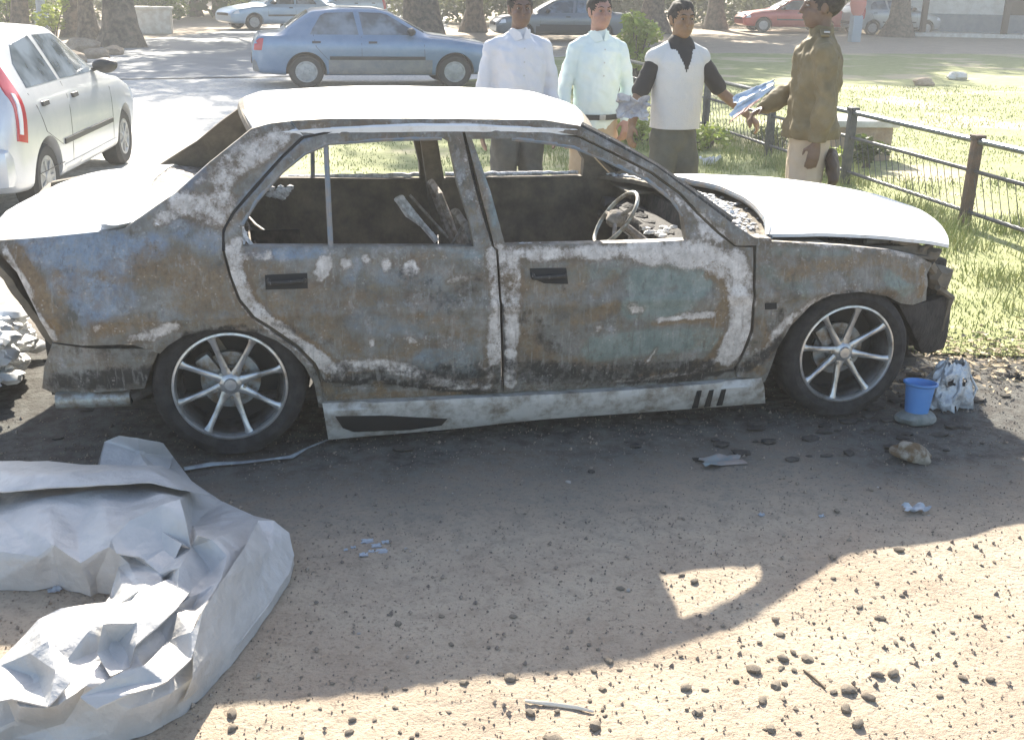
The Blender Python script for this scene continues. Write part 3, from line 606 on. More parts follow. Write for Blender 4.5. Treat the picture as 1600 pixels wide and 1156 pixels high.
for i in range(22): p = onS(800 + 270 * random.random(), 383, .04); mb.blob(p + V((0, 0, .004)), (.016, .012, .007), 1, .6, 2, i)
mb.build('ash_crumbs', M['ashbits'], wreck)

# ---- wheels
def wheel(px, py, rot, far=False, lit=False):
    c = onY(px, py, .03)
    W = empty('wheel', (c.x, c.y if not far else 2 * CY - c.y, c.z)); W.parent = wreck
    sg = -1 if far else 1
    Rt = c.z + .004; Rr = .2145
    def Y(y): return y * sg
    mb = MB(); prof = [(Rr - .004, .012), (Rr + .006, .0), (Rr + .03, -.008), (Rt - .02, -.002), (Rt - .006, .014), (Rt, .035), (Rt, .155), (Rt - .01, .175), (Rr + .02, .19), (Rr - .01, .17)]
    mb.lathe([(r, Y(y)) for r, y in prof], 64, (0, 0, 0), 'Y', True)
    mb.v = [(x, y + (.014 * sg * -1 if z < -Rt * .9 else 0), max(z, -c.z + .004)) for x, y, z in mb.v]
    mb.build('tyre', M['tyre'], W)
    mb = MB(); mb.lathe([(r, Y(y)) for r, y in [(Rr, .014), (Rr - .002, .002), (Rr - .010, .0), (Rr - .016, .010), (Rr - .017, .03), (Rr - .012, .034), (Rr + .001, .03)]], 72, (0, 0, 0), 'Y', True)
    for k in range(8):
        a = rot + k * pi / 4; d = V((cos(a), 0, sin(a))); t = V((-sin(a), 0, cos(a)))
        secs = []
        for r_, wd, y0, th in ((.030, .020, .034, .022), (.07, .013, .032, .02), (.13, .0095, .022, .017), (.18, .011, .012, .015), (.203, .018, .008, .014)):
            o = d * r_
            secs.append([o - t * wd + V((0, Y(y0 + .004), 0)), o - t * wd * .45 + V((0, Y(y0 - .001), 0)), o + t * wd * .45 + V((0, Y(y0 - .001), 0)), o + t * wd + V((0, Y(y0 + .004), 0)), o + t * wd + V((0, Y(y0 + th), 0)), o - t * wd + V((0, Y(y0 + th), 0))])
        vs = [p for s_ in secs for p in s_]; fs = []
        for i in range(len(secs) - 1):
            for j in range(6): fs.append((i * 6 + j, i * 6 + (j + 1) % 6, (i + 1) * 6 + (j + 1) % 6, (i + 1) * 6 + j))
        mb.add(vs, fs)
    mb.lathe([(r, Y(y)) for r, y in [(0, .018), (.022, .019), (.026, .026), (.036, .03), (.043, .036), (.046, .07), (0, .07)]], 32, (0, 0, 0), 'Y')
    rim = mb.build('rim', M['rim'], W)
    mb = MB()
    for k in range(5):
        a = rot + .4 + k * 2 * pi / 5; mb.lathe([(0, Y(.03)), (.006, Y(.03)), (.008, Y(.036)), (.008, Y(.06))], 6, (cos(a) * .053, 0, sin(a) * .053), 'Y')
    mb.build('wheel_nuts', M['exh'], rim)
    mb = MB(); mb.lathe([(r, Y(y)) for r, y in [(Rr - .017, .032), (Rr - .03, .06), (Rr - .034, .15), (Rr - .02, .17), (Rr - .016, .17), (Rr - .014, .03)]], 56, (0, 0, 0), 'Y', True); mb.build('rim_barrel', M['barrel'], W)
    mb = MB(); mb.lathe([(r, Y(y)) for r, y in [(0, .075), (.06, .075), (.063, .085), (.112, .088), (.112, .105), (0, .105)]], 44, (0, 0, 0), 'Y')
    mb.box((-.09 * cos(.5), Y(.085), .09 * sin(.8)), (.06, .06, .09), Matrix.Rotation(-.6, 3, 'Y'), .01)
    mb.build('brake_disc', M['disc'], W)
    mb = MB(); mb.lathe([(0, Y(.135)), (Rr - .02, Y(.135)), (Rr - .02, Y(.14)), (0, Y(.14))], 40, (0, 0, 0), 'Y'); mb.build('backing_plate', M['slot'], W)
    return W
wheel(360, 605, R(107)); wheel(1324, 554, R(80))
wheel(360, 605, R(20), True); wheel(1324, 554, R(10), True)
# wheel houses
for xc, rr in ((0.0, .33), (2.47, .34)):
    for sg in (1, -1):
        mb = MB()
        vs, fs = grid(24, 3, lambda u, v: V((xc + rr * cos(pi * u), (.05 if sg > 0 else 2 * CY - .05) + sg * .28 * v, .26 + rr * sin(pi * u) * .86)))
        mb.add(*slab(vs, fs, V((0, 0, -.006))))
        mb.box((xc, (.34 if sg > 0 else 2 * CY - .34), .38), (.62, .01, .42)); mb.build('wheel_house', M['soot'], wreck)
for q in (1, -1):
    sy = .13 if q > 0 else 2 * CY - .13
    MB().add(*slab(*grid(24, 3, lambda u, v: V((1.98 + .93 * u, sy - .05 * q + q * (.10 * v) + q * (.14 * max(0, u - .5) ** 2 * 2), .752 + .012 * v - .075 * u ** 1.8 - .02 * u))), V((0, 0, -.012)))).build('fender_flange', M['inner'], wreck)
mb = MB(); mb.box((1.25, CY, .17), (3.4, 1.3, .04)); mb.tube([(0, .2, .27), (0, 1.5, .27)], .03, 8); mb.tube([(2.5, .2, .27), (2.5, 1.5, .27)], .03, 8); mb.build('underbody', M['soot'], wreck)
# ------------------------------------------------------------------ GROUND
LAWN = [(3.35, .75), (3.15, 1.6), (2.9, 2.6), (1.2, 4.3), (-.1, 5.6), (-.25, 8), (-.2, 10.5), (1.0, 13.0), (3.2, 15.5), (5.2, 19), (7.0, 23), (9, 25.0), (60, 26), (60, .2), (12, .2), (5, .35)]
def in_lawn(x, y): return pip((x + .25 * nz(x * 1.5, y * 1.5, 7), y + .25 * nz(x * 1.5, y * 1.5, 3)), LAWN)
def gz(x, y):
    d = math.hypot(x - 1, y + 1)
    a = .012 * fbm(x * 1.3, y * 1.3, 1) + .006 * fbm(x * 6, y * 6, 2)
    if d < 9: a += .0045 * fbm(x * 17, y * 17, 5, 3) * sm(9, 5, d)
    return a * sm(15, 9, d) - .012
def coords(a, b, near0, near1, fine, grow):
    out = []; x = near0
    while x <= near1: out.append(x); x += fine
    st = fine; x = out[-1]
    while x < b: st *= grow; x += st; out.append(min(x, b))
    st = fine; x = near0; lo = []
    while x > a: st *= grow; x -= st; lo.append(max(x, a))
    return lo[::-1] + out
def ground_material():
    g = NG('dry_dirt'); sp = g.n.new('ShaderNodeSeparateXYZ'); g.l.new(g.pos, sp.inputs[0])
    n1 = g.noise(2.2, 8, .6); n2 = g.noise(14, 8, .7, off=3); n3 = g.noise(70, 6, .7, off=6); n4 = g.noise(.8, 5, .55, off=2)
    c = g.mix(g.rng(n1, .35, .65), (.39, .305, .225), (.48, .395, .295))
    c = g.mix(g.rng(n2, .5, .72, 0, .55), c, (.25, .19, .13))
    c = g.mix(g.rng(n3, .54, .70, 0, .85), c, (.16, .125, .09))
    c = g.mix(g.rng(n3, .25, .36, .5, 0), c, (.55, .50, .42))
    # forecourt beyond the car, sun glare painted in as a paler colour
    far = g.math('MULTIPLY', g.rng(sp.outputs[1], 1.8, 4.0), g.rng(sp.outputs[1], 25, 19)); c = g.mix(far, c, g.mix(g.rng(n2, .4, .7), (.66, .64, .60), (.52, .49, .44)))
    # scorched, oily earth round and under the wreck, with shade painted into it
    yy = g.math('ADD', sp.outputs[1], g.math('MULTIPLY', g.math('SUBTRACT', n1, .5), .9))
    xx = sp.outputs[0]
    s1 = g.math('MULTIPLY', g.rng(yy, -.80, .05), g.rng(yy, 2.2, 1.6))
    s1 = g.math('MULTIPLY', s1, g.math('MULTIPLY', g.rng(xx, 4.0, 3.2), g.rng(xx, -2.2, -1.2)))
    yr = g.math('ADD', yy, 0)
    s2 = g.math('MULTIPLY', g.math('MULTIPLY', g.rng(yr, -1.05, -.35), g.rng(yy, .85, .6)), g.rng(xx, 1.7, 2.5)); s1 = g.math('MAXIMUM', s1, s2)  # darkening by the front corner also stands in for a cast shadow
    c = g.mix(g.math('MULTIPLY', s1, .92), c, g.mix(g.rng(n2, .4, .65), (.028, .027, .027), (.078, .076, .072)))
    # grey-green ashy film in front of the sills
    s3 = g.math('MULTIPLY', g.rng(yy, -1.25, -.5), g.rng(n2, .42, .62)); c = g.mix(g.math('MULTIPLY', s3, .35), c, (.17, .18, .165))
    h = g.math('ADD', g.math('MULTIPLY', n2, .6), g.math('MULTIPLY', n3, .5)); g.bump(h, .9, .028)
    return g.out(c, .95)
xs = coords(-90, 130, -1.6, 3.8, .035, 1.09); ys = coords(-8, 220, -2.2, .4, .035, 1.09)
vs = [V((x, y, gz(x, y))) for x in xs for y in ys]; nv = len(ys)
fs = [(i * nv + j, (i + 1) * nv + j, (i + 1) * nv + j + 1, i * nv + j + 1) for i in range(len(xs) - 1) for j in range(nv - 1)]
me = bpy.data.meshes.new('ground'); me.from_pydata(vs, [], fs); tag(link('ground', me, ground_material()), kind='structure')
def gh(x, y): return gz(x, y)
# lawn soil sheet
def lawn_material():
    g = NG('lawn_turf'); n1 = g.noise(.55, 6, .6); n2 = g.noise(5, 8, .7, off=3); n3 = g.noise(60, 5, .7, off=5)
    c = g.mix(g.rng(n2, .35, .65), (.21, .235, .08), (.35, .355, .155))
    c = g.mix(g.rng(n3, .5, .7, 0, .6), c, (.12, .15, .04))
    c = g.mix(g.rng(n1, .53, .62, 0, .85), c, (.50, .42, .27))
    c = c; g.bump(n3, .5, .02); return g.out(c, .9)
ML = lawn_material()
def sheet(name, poly, pitch, dz, mt):
    v, t = fill(poly, [], pitch)
    me = bpy.data.meshes.new(name); me.from_pydata([V((p[0], p[1], gz(p[0], p[1]) + dz)) for p in v], [], t)
    bm = bmesh.new(); bm.from_mesh(me)
    for f in bm.faces:
        if f.normal.z < 0: f.normal_flip()
    bm.to_mesh(me); bm.free(); return link(name, me, mt)
lp = []
D = dens([(x, y) for x, y in LAWN], .3)
lp = [(p[0] + .18 * nz(p[0] * 2, p[1] * 2, 4), p[1] + .16 * nz(p[0] * 2, p[1] * 2, 8) + .12 * nz(p[0] * 6, p[1] * 6, 8)) for p in D]
tag(sheet('lawn_ground', lp, .9, .012, ML), kind='structure')
# road, from the left middle to the far top
road = [(-8, 14), (-4.2, 16.5), (.8, 17.5), (3.2, 19), (4.5, 24), (5.5, 31), (8, 45), (13, 80), (20, 130), (15, 130), (8, 80), (3, 50), (-.4, 38), (-3.2, 30), (-4.2, 25), (-6.5, 21), (-14, 18)]
g = NG('asphalt'); n1 = g.noise(.7, 6, .6); n2 = g.noise(40, 6, .7)
c = g.mix(g.rng(n1, .35, .65), (.20, .21, .22), (.28, .285, .29)); c = g.mix(g.rng(n2, .55, .7, 0, .5), c, (.36, .35, .33)); g.bump(n2, .4, .01)
tag(sheet('road', road, 1.2, .016, g.out(c, .85)), kind='structure')

# grass blades
mg = NG('grass_blade'); n1 = mg.noise(1.2, 4); n2 = mg.noise(30, 3, .6, off=3)
c = mg.mix(mg.rng(n1, .35, .65), (.17, .22, .06), (.29, .315, .115)); c = mg.mix(mg.rng(n2, .5, .65, 0, .8), c, (.42, .38, .18)); MG = mg.out(c, .7)
rnd = random.Random(11); vs = []; fs = []
def blade(x, y, h, wd):
    a = rnd.uniform(0, 6.28); b = rnd.uniform(0, 6.28); l = h * rnd.uniform(.1, .7); z = gh(x, y) + .008
    k = len(vs); dx, dy = cos(a) * wd, sin(a) * wd
    vs.extend([(x - dx, y - dy, z), (x + dx, y + dy, z), (x + cos(b) * l * .4 + dx * .6, y + sin(b) * l * .4 + dy * .6, z + h * .6), (x + cos(b) * l * .4 - dx * .6, y + sin(b) * l * .4 - dy * .6, z + h * .6), (x + cos(b) * l, y + sin(b) * l, z + h)])
    fs.extend([(k, k + 1, k + 2, k + 3), (k + 3, k + 2, k + 4)])
n = 0
while n < 52000:
    r_ = rnd.random(); y = .3 + 15 * r_ ** 1.7; x = rnd.uniform(-.3, 4.5 + y * .9)
    if not in_lawn(x, y) or nz(x * .9, y * .9, 30) < -.22 and rnd.random() < .8: continue
    s_ = 1 + y * .07; blade(x, y, rnd.uniform(.010, .032) * (1 + .4 * nz(x, y, 2)) * s_ ** .5, .0028 * s_ * 1.3); n += 1
me = bpy.data.meshes.new('grass'); me.from_pydata(vs, [], fs); tag(link('grass', me, MG, smooth=False), 'short patchy green grass covering the lawn beyond the fence and beside the car', 'grass', kind='stuff')
# taller weeds along the fence and verge
vs = []; fs = []
for i in range(150):
    y = rnd.uniform(1.0, 8.5); x = 5.45 + rnd.gauss(-.15, .45) if i % 3 else rnd.uniform(3.0, 5.4)
    if not in_lawn(x, y): continue
    for k in range(60):
        a = rnd.gauss(0, .10); b = rnd.gauss(0, .10); blade(x + a, y + b, rnd.uniform(.05, .17), .0045)
me = bpy.data.meshes.new('tall_weeds'); me.from_pydata(vs, [], fs); tag(link('tall_weeds', me, MG, smooth=False), 'taller tufts of green weeds growing along the foot of the fence', 'weeds', kind='stuff')

vs = []; fs = []
for i in range(2600):
    x = rnd.uniform(2.9, 6.5); y = .62 + rnd.gauss(0, .22) + .12 * nz(x * 2, 3); a = rnd.uniform(0, 6.28); L = rnd.uniform(.008, .035); w_ = L * rnd.uniform(.15, .5); z = gh(x, y) + rnd.uniform(.012, .03); k = len(vs)
    c_, s_ = cos(a), sin(a); vs += [V((x + c_ * L, y + s_ * L, z)), V((x - s_ * w_, y + c_ * w_, z + rnd.uniform(0, .012))), V((x - c_ * L, y - s_ * L, z)), V((x + s_ * w_, y - c_ * w_, z))]; fs.append((k, k + 1, k + 2, k + 3))
me = bpy.data.meshes.new('leaf_litter'); me.from_pydata(vs, [], fs); tag(link('leaf_litter', me, mat('dry_leaf', (.22, .16, .09), .8, c2=(.42, .34, .22), scale=14), smooth=False), 'dry leaf litter along the edge between dirt and grass', 'leaf litter', kind='stuff')
# ------------------------------------------------------------------ FENCE
MF = mat('fence_paint', (.035, .038, .045), .5, .1, c2=(.075, .075, .075), scale=12, bump=.3)
MR = mat('rusty_post', (.13, .075, .05), .75, .1, c2=(.07, .055, .05), scale=15, bump=.5, lo=.35, hi=.65)
def fence_pt(y): return V((5.42 + .004 * (y - 3.5), y, 0))
FY = [-1.9, .05, 1.75, 3.55, 5.45, 7.15, 9.0, 10.8, 12.6, 14.4]
fn = empty('railing_fence', (5.42, 3.5, 0)); tag(fn, 'low dark metal railing fence with square posts and slanted bars along the lawn', 'fence')
def fo(o): o.location = -fn.location; return o
for i, y in enumerate(FY):
    mb = MB(); p = fence_pt(y); mb.box((p.x, p.y, .32), (.07, .07, .70), None, .006); mb.box((p.x, p.y, .685), (.09, .09, .03), None, .006)
    o = fo(mb.build('post', MR if i in (3,) else MF, fn))
    if i == 3: o['label'] = 'rusty brown post'
mb = MB()
for a, b in zip(FY, FY[1:]): mb.tube([fence_pt(a) + V((0, 0, .655)), fence_pt(b) + V((0, 0, .655))], .024, 10)
fo(mb.build('top_rail', mat('worn_rail', (.12, .14, .16), .3, .5, c2=(.07, .075, .08), scale=20), fn))
mb = MB()
for h in (.43, .12):
    for a, b in zip(FY, FY[1:]): mb.tube([fence_pt(a) + V((0, 0, h)), fence_pt(b) + V((0, 0, h))], .016, 8)
fo(mb.build('lower_rail', MF, fn))
mb = MB(); y = FY[0] + .1
while y < FY[-1] - .1:
    mb.tube([fence_pt(y) + V((0, 0, .12)), fence_pt(y + .14) + V((0, 0, .43))], .0032, 5); y += .10
fo(mb.build('slanted_bars', MF, fn))

# stone block behind the fence
g = NG('block_masonry'); n1 = g.noise(6, 8, .7); n2 = g.noise(30, 6, .7)
c = g.mix(g.rng(n1, .35, .65), (.30, .21, .14), (.42, .33, .24)); c = g.mix(g.rng(n2, .5, .7, 0, .7), c, (.2, .17, .14)); g.bump(n1, .6, .03); MS = g.out(c, .9)
MC = mat('pale_concrete', (.62, .60, .55), .85, c2=(.5, .46, .4), scale=6, bump=.4)
p = onZ(1343, 250, .0)
blk = empty('masonry_block', (p.x, p.y, 0), R(-8)); tag(blk, 'squat brown masonry block with pale flat cap behind the railing fence', 'masonry block')
mb = MB(); mb.box((0, .2, .17), (.60, .55, .36), None, .02); mb.build('block_body', MS, blk)
mb = MB(); mb.box((0, .2, .385), (.70, .64, .07), None, .015); mb.build('cap_slab', MC, blk)

# ------------------------------------------------------------------ FOLIAGE / TREES
def leaf_mat(name, a, b):
    g = NG(name); oi = g.n.new('ShaderNodeObjectInfo'); n1 = g.noise(1.1, 3); n2 = g.noise(9, 3, .6, off=4)
    c = g.mix(g.rng(n1, .35, .65), a, b); c = g.mix(g.rng(n2, .5, .7, 0, .5), c, tuple(q * .55 for q in a))
    m = g.out(c, .6); tr = g.n.new('ShaderNodeBsdfTranslucent'); g.l.new(c, tr.inputs[0]); ms = g.n.new('ShaderNodeMixShader'); ms.inputs[0].default_value = .35
    g.l.new(g.b.outputs[0], ms.inputs[1]); g.l.new(tr.outputs[0], ms.inputs[2]); g.l.new(ms.outputs[0], g.n['Material Output'].inputs[0]); return m
LF = leaf_mat('leaf_dark_green', (.045, .07, .018), (.09, .12, .03)); LY = leaf_mat('leaf_yellow_green', (.20, .27, .04), (.34, .38, .08)); LO = leaf_mat('leaf_olive', (.10, .12, .04), (.17, .18, .07))
MT = mat('bark', (.17, .135, .10), .9, c2=(.06, .048, .038), scale=7, bump=3, bscale=14)
def leaves(rnd, clusters, per, size, squash=.75):
    vs = []; fs = []
    for c, r in clusters:
        for i in range(int(per * (r ** 2))):
            d = V((rnd.gauss(0, 1), rnd.gauss(0, 1), rnd.gauss(0, 1))).normalized() * r * rnd.uniform(.35, 1.05) ** .6
            p = c + V((d.x, d.y, d.z * squash)); s_ = size * rnd.uniform(.5, 1.3)
            a = V((rnd.gauss(0, 1), rnd.gauss(0, 1), rnd.gauss(0, .6))).normalized(); b = a.cross(V((rnd.gauss(0, 1), rnd.gauss(0, 1), rnd.gauss(0, 1)))).normalized() * s_ * .5
            k = len(vs); vs += [p - a * s_, p + b, p + a * s_, p - b]; fs.append((k, k + 1, k + 2, k + 3))
    me = bpy.data.meshes.new('crown'); me.from_pydata(vs, [], fs); return me
def tree_kind(seed, h, tr, cr, base, n=16, mt=None):
    """h height, tr trunk radius, cr crown radius, base crown base height"""
    rnd = random.Random(seed); T = empty('tree')
    mb = MB(); top = V((rnd.uniform(-.5, .5), rnd.uniform(-.5, .5), h * .75)); pts = []; rs = []
    for i in range(13):
        t = i / 12; pts.append(V((top.x * t + .12 * sin(t * 7 + seed), top.y * t + .1 * cos(t * 5 + seed), -.1 + (top.z + .1) * t)))
        rs.append(tr * (1 - .72 * t) + tr * .9 * math.exp(-t * 16))
    mb.tube(pts, rs, 14, jit=.35); cl = []
    for i in range(n):
        a = 2.4 * i + rnd.random(); r_ = cr * math.sqrt(rnd.uniform(.05, 1)); z = base + (h - base) * rnd.uniform(.15, .95)
        e = V((r_ * cos(a), r_ * sin(a), z)); cl.append((e, cr * rnd.uniform(.28, .46)))
        if i < 9:
            s_ = pts[5 + i % 6]; mid = s_.lerp(e, .5) + V((0, 0, -.15 * cr)); mb.tube([s_, mid, e], [tr * .38, tr * .24, tr * .07], 8, jit=.3)
    cl.append((V((0, 0, h * .9)), cr * .45))
    mb.build('trunk', MT, T); o = link('crown', leaves(rnd, cl, 330 / max(1, cr * .5) if h < 12 else 240, .11 if h < 12 else .17), mt or LF, T, smooth=False); return T
def copy_tree(o, parent=None):
    c = o.copy(); col.objects.link(c); c.parent = parent
    for ch in list(o.children): copy_tree(ch, c)
    return c
def tall_tree(seed, n=26): return tree_kind(seed, 15, .42, 5.0, 5.0, n, LF)
kinds = [tree_kind(1, 8.5, .34, 3.2, 3.2), tree_kind(2, 7.5, .24, 2.6, 2.8), tree_kind(3, 9, .20, 2.6, 3.4), None, tall_tree(8), tree_kind(9, 13, .26, 4.2, 4.4, 22, LF)]
used = set()
def place_tree(k, px, py, lab, s_=1, rz=0, pos=None, tilt=0):
    p = V((pos[0], pos[1], 0)) if pos else onZ(px, py, 0)
    T = kinds[k] if k not in used else copy_tree(kinds[k]); used.add(k)
    T.location = (p.x, p.y, -.02); T.rotation_euler = (0, tilt, rz); T.scale = (s_, s_, s_)
    tag(T, lab, 'tree', 'trees in the background'); return T
place_tree(0, 188, 74, 'tree with the stoutest flared trunk, at the left roadside above the white hatchback', 1.15, 1)
place_tree(1, 140, 62, 'slim dark tree trunk just left of the stout flared roadside trunk', 1.0, 2)
place_tree(2, 108, 58, 'thin tree trunk behind the roof of the white hatchback', .9, 3)
place_tree(1, 40, 52, 'tree trunk at the far left edge behind the hedge', 1.0, 4)
place_tree(2, 310, 26, 'distant tree beyond the road bend, left of the parked light blue car', 1.1, 5)
place_tree(1, 338, 24, 'distant dark tree directly beside the yellow green roadside shrub', 1.2, .5)
place_tree(5, 452, 46, 'dark tree trunk between the two light blue parked cars', .9, 2.2)
place_tree(4, 655, 54, 'massive dark gnarled trunk behind the blue saloon', 1.1, .3)
place_tree(5, 735, 50, 'tree trunk behind the bonnet of the blue saloon', 1.1, 1.3)
place_tree(5, 905, 48, 'tree trunk between the two men in white and pale green shirts', 1.1, 3.1)
place_tree(4, 1020, 52, 'thick dark trunk behind the yellow green bush', .9, 4.2)
place_tree(5, 1120, 46, 'shaded tree trunk left of the red car', 1.2, 5.2)
place_tree(4, 1400, 58, 'leaning dark tree trunk in front of the silver hatchback', .85, .9, tilt=R(9))
place_tree(4, 1300, 48, 'dark tree trunk behind the man in the brown jacket', 1.0, 2.9)
place_tree(4, 1545, 44, 'thick dark trunk at the veranda building, nearest the right edge', 1.05, 1.7)
place_tree(5, 1215, 40, 'dark tree trunk right behind the red car', 1.1, 1.7)
def bush(seed, px, py, r, h, mt, lab, size=.07, n=9, per=1400, cat='bush', name='bush', pos=None):
    rnd = random.Random(seed); p = pos or onZ(px, py, 0); B = empty(name, (p.x, p.y, -.02))
    cl = [(V((rnd.uniform(-.6, .6) * r, rnd.uniform(-.6, .6) * r, h * rnd.uniform(.3, .85))), r * rnd.uniform(.3, .55)) for _ in range(n)]
    mb = MB()
    for c, q in cl: mb.tube([(rnd.uniform(-.05, .05), rnd.uniform(-.05, .05), 0), c * .5 + V((0, 0, .05)), c], [.02, .014, .006], 5)
    mb.build('stems', MT, B); link('foliage', leaves(rnd, cl, per / max(1, r), size), mt, B, smooth=False); tag(B, lab, cat); return B
bush(3, 992, 130, .52, 1.35, LY, 'tall sunlit yellow green bush between the men in pale green shirt and vest', .06, 14, 2200)
bush(4, 1350, 262, .22, .36, LF, 'small dark shrub in front of the masonry block', .03, 8, 9000)
bush(5, 1296, 278, .16, .34, LY, 'small bright leafy plant beside the brown jacketed man', .03, 6, 9000)
bush(6, 14, 42, 1.6, 1.7, LY, 'clipped sunlit hedge shrub at the far left edge', .10, 16, 700)
bush(7, 88, 58, .6, 1.2, LY, 'sunlit sapling shrub behind the hatchback roof', .09, 7, 900)
bush(8, 255, 34, 1.0, 1.3, LY, 'low yellow green shrub beside the white stone box', .10, 10, 700)
bush(9, 370, 22, 1.6, 2.0, LY, 'yellow green shrub left of the nearest light blue parked car', .13, 12, 500)
bush(10, 740, 40, 1.2, 1.9, LO, 'olive shrub behind the bonnet of the blue saloon', .09, 12, 600)
bush(12, 1000, 225, .45, .3, LY, 'low clump of leafy weeds by the vest wearing man', .04, 10, 3000)
bush(13, 1105, 232, .35, .25, LY, 'low clump of weeds at the foot of the nearest left fence post', .035, 8, 3000)
bush(14, 1215, 232, .3, .25, LO, 'low clump of darker weeds between fence post and brown jacketed man', .035, 8, 3000)
# a distant wood closing the view
rnd = random.Random(21); cl = []
for i in range(170):
    x = -45 + 130 * i / 170 + rnd.uniform(-1, 1); y = 62 + 16 * sin(i * .3) + rnd.uniform(-5, 5) + max(0, (x - 10) * -.0)
    if 3 < x < 17 and y > 40 and rnd.random() < .6: continue
    cl.append((V((x, y, rnd.uniform(.5, 5))), rnd.uniform(1.8, 3.2)))
for i in range(90):
    x = -40 + 125 * i / 90; cl.append((V((x, 84 + rnd.uniform(-4, 4), rnd.uniform(0, 7))), rnd.uniform(3, 4.5)))
o = link('far_wood', leaves(rnd, cl, 42, .34, 1), LF, smooth=False); tag(o, 'dark mass of trees and undergrowth closing the background', 'wood', kind='stuff')
cl = []
for i in range(90):
    x = 3.5 + 27 * i / 90; y = 47 + rnd.uniform(-2, 2); cl.append((V((x, y, rnd.uniform(.2, 2.2))), rnd.uniform(.9, 1.6)))
for i in range(40):
    x = -18 + 14 * i / 40; y = 43 + rnd.uniform(-2, 2); cl.append((V((x, y, rnd.uniform(.2, 2.2))), rnd.uniform(.9, 1.6)))
o = link('undergrowth', leaves(rnd, cl, 110, .17, 1), LO, smooth=False); tag(o, 'dull olive undergrowth between the background trunks', 'undergrowth', kind='stuff')
# low building at the right
MW = mat('limewash', (.72, .70, .66), .9, c2=(.6, .57, .52), scale=3); MBl = mat('blue_grey_dado', (.16, .20, .23), .85, c2=(.22, .25, .27), scale=4); MD = mat('dark_timber', (.05, .045, .04), .8)
p = onZ(1430, 56, 0); q = onZ(1600, 60, 0)
B = empty('veranda_building', (p.x, p.y, 0), math.atan2(q.y - p.y, q.x - p.x)); tag(B, 'low white walled building with blue grey base and dark veranda posts at the right', 'building')
mb = MB(); mb.box((4.5, 1.5, 2.05), (10, .3, 2.5)); mb.box((-.35, 4, 1.6), (.3, 5, 3.4)); mb.build('wall', MW, B, smooth=False)
mb = MB(); mb.box((4.5, 1.32, .4), (10.1, .16, .8)); mb.build('dado', MBl, B, smooth=False)
mb = MB(); mb.box((4.5, .6, .06), (10.4, 2.2, .14)); mb.build('plinth', MC, B, smooth=False)
for x in (.2, 3.2, 4.6, 8): mb = MB(); mb.box((x, -.2, 1.6), (.22, .22, 3.0), None, .02); mb.build('veranda_post', MD, B)
mb = MB(); mb.box((4.5, 2.2, 3.35), (11.5, 5.6, .16), Matrix.Rotation(R(6), 3, 'X'), .02); mb.build('roof', MD, B)
mb = MB(); mb.box((4.0, 1.28, 1.1), (.9, .06, 2.1), None, .01); mb.build('door', MD, B)
# left roadside: pale stone box, rubble, post
p = onZ(238, 52, 0); mb = MB(); mb.box((0, 0, .36), (1.25, .9, .75), None, .05); mb.box((0, 0, .76), (1.35, 1.0, .08), None, .02)
tag(mb.build('utility_box', MC, loc=(p.x, p.y, 0)), 'pale rendered stone box at the left roadside', 'utility box')
p = onZ(68, 50, 0); mb = MB(); mb.tube([(0, 0, -.1), (0, 0, 3.4)], .14, 12); mb.box((0, 0, .3), (.4, .4, .6), None, .02)
tag(mb.build('utility_post', mat('blue_grey_paint', (.30, .36, .44), .6), loc=(p.x, p.y, 0)), 'blue grey utility post behind the white hatchback', 'post')
p = onZ(490, 38, 0); mb = MB(); mb.tube([(0, 0, -.1), (0, 0, 5.5)], [.11, .08], 12); mb.lathe([(.16, 0), (.16, .1), (.11, .14)], 12)
tag(mb.build('lamp_pole', MW, loc=(p.x, p.y, 0)), 'slim white pole behind the roof of the blue saloon', 'pole')
rnd = random.Random(5)
for i, (x, y, s_, lab) in enumerate([(130, 84, .3, 'largest pale rock at the foot of the stout roadside trunk'), (150, 92, .2, 'small pale rock just right of the largest roadside rock'), (112, 98, .22, 'low pale rock nearest to the hatchback mirror'), (175, 86, .18, 'small rock between the flared trunk and the road shade')]):
    p = onZ(x, y, 0); tag(MB().blob((0, 0, s_ * .4), (s_ * 1.4, s_, s_ * .7), 3, .35, 1.6, i).build('rock', MS, loc=(p.x, p.y, 0)), lab, 'rock', 'rocks by the roadside trunk')
for i, (x, y, s_, lab) in enumerate([(1443, 134, .16, 'dark grey stone lying in the middle of the shaded lawn edge'), (1495, 125, .17, 'pale flat stone on the shaded lawn near the right edge')]):
    p = onZ(x, y, 0); tag(MB().blob((0, 0, s_ * .35), (s_ * 1.3, s_, s_ * .6), 3, .3, 1.6, i + 9).build('stone', MC if i else MS, loc=(p.x, p.y, 0)), lab, 'stone')
# post with a round pink-red top
p = onZ(1334, 66, 0); T = empty('marker_post', (p.x, p.y, 0)); tag(T, 'blue grey post with rounded pink red top on the shaded lawn', 'marker post')
mb = MB(); mb.box((0, 0, .42), (.34, .3, .85), None, .03); mb.build('post_body', mat('post_grey', (.28, .34, .38), .8), T)
mb = MB(); mb.lathe([(0, 1.62), (.16, 1.6), (.25, 1.48), (.27, 1.2), (.2, .95), (.12, .84), (0, .84)], 20); mb.build('post_top', mat('faded_red', (.55, .16, .13), .7), T)
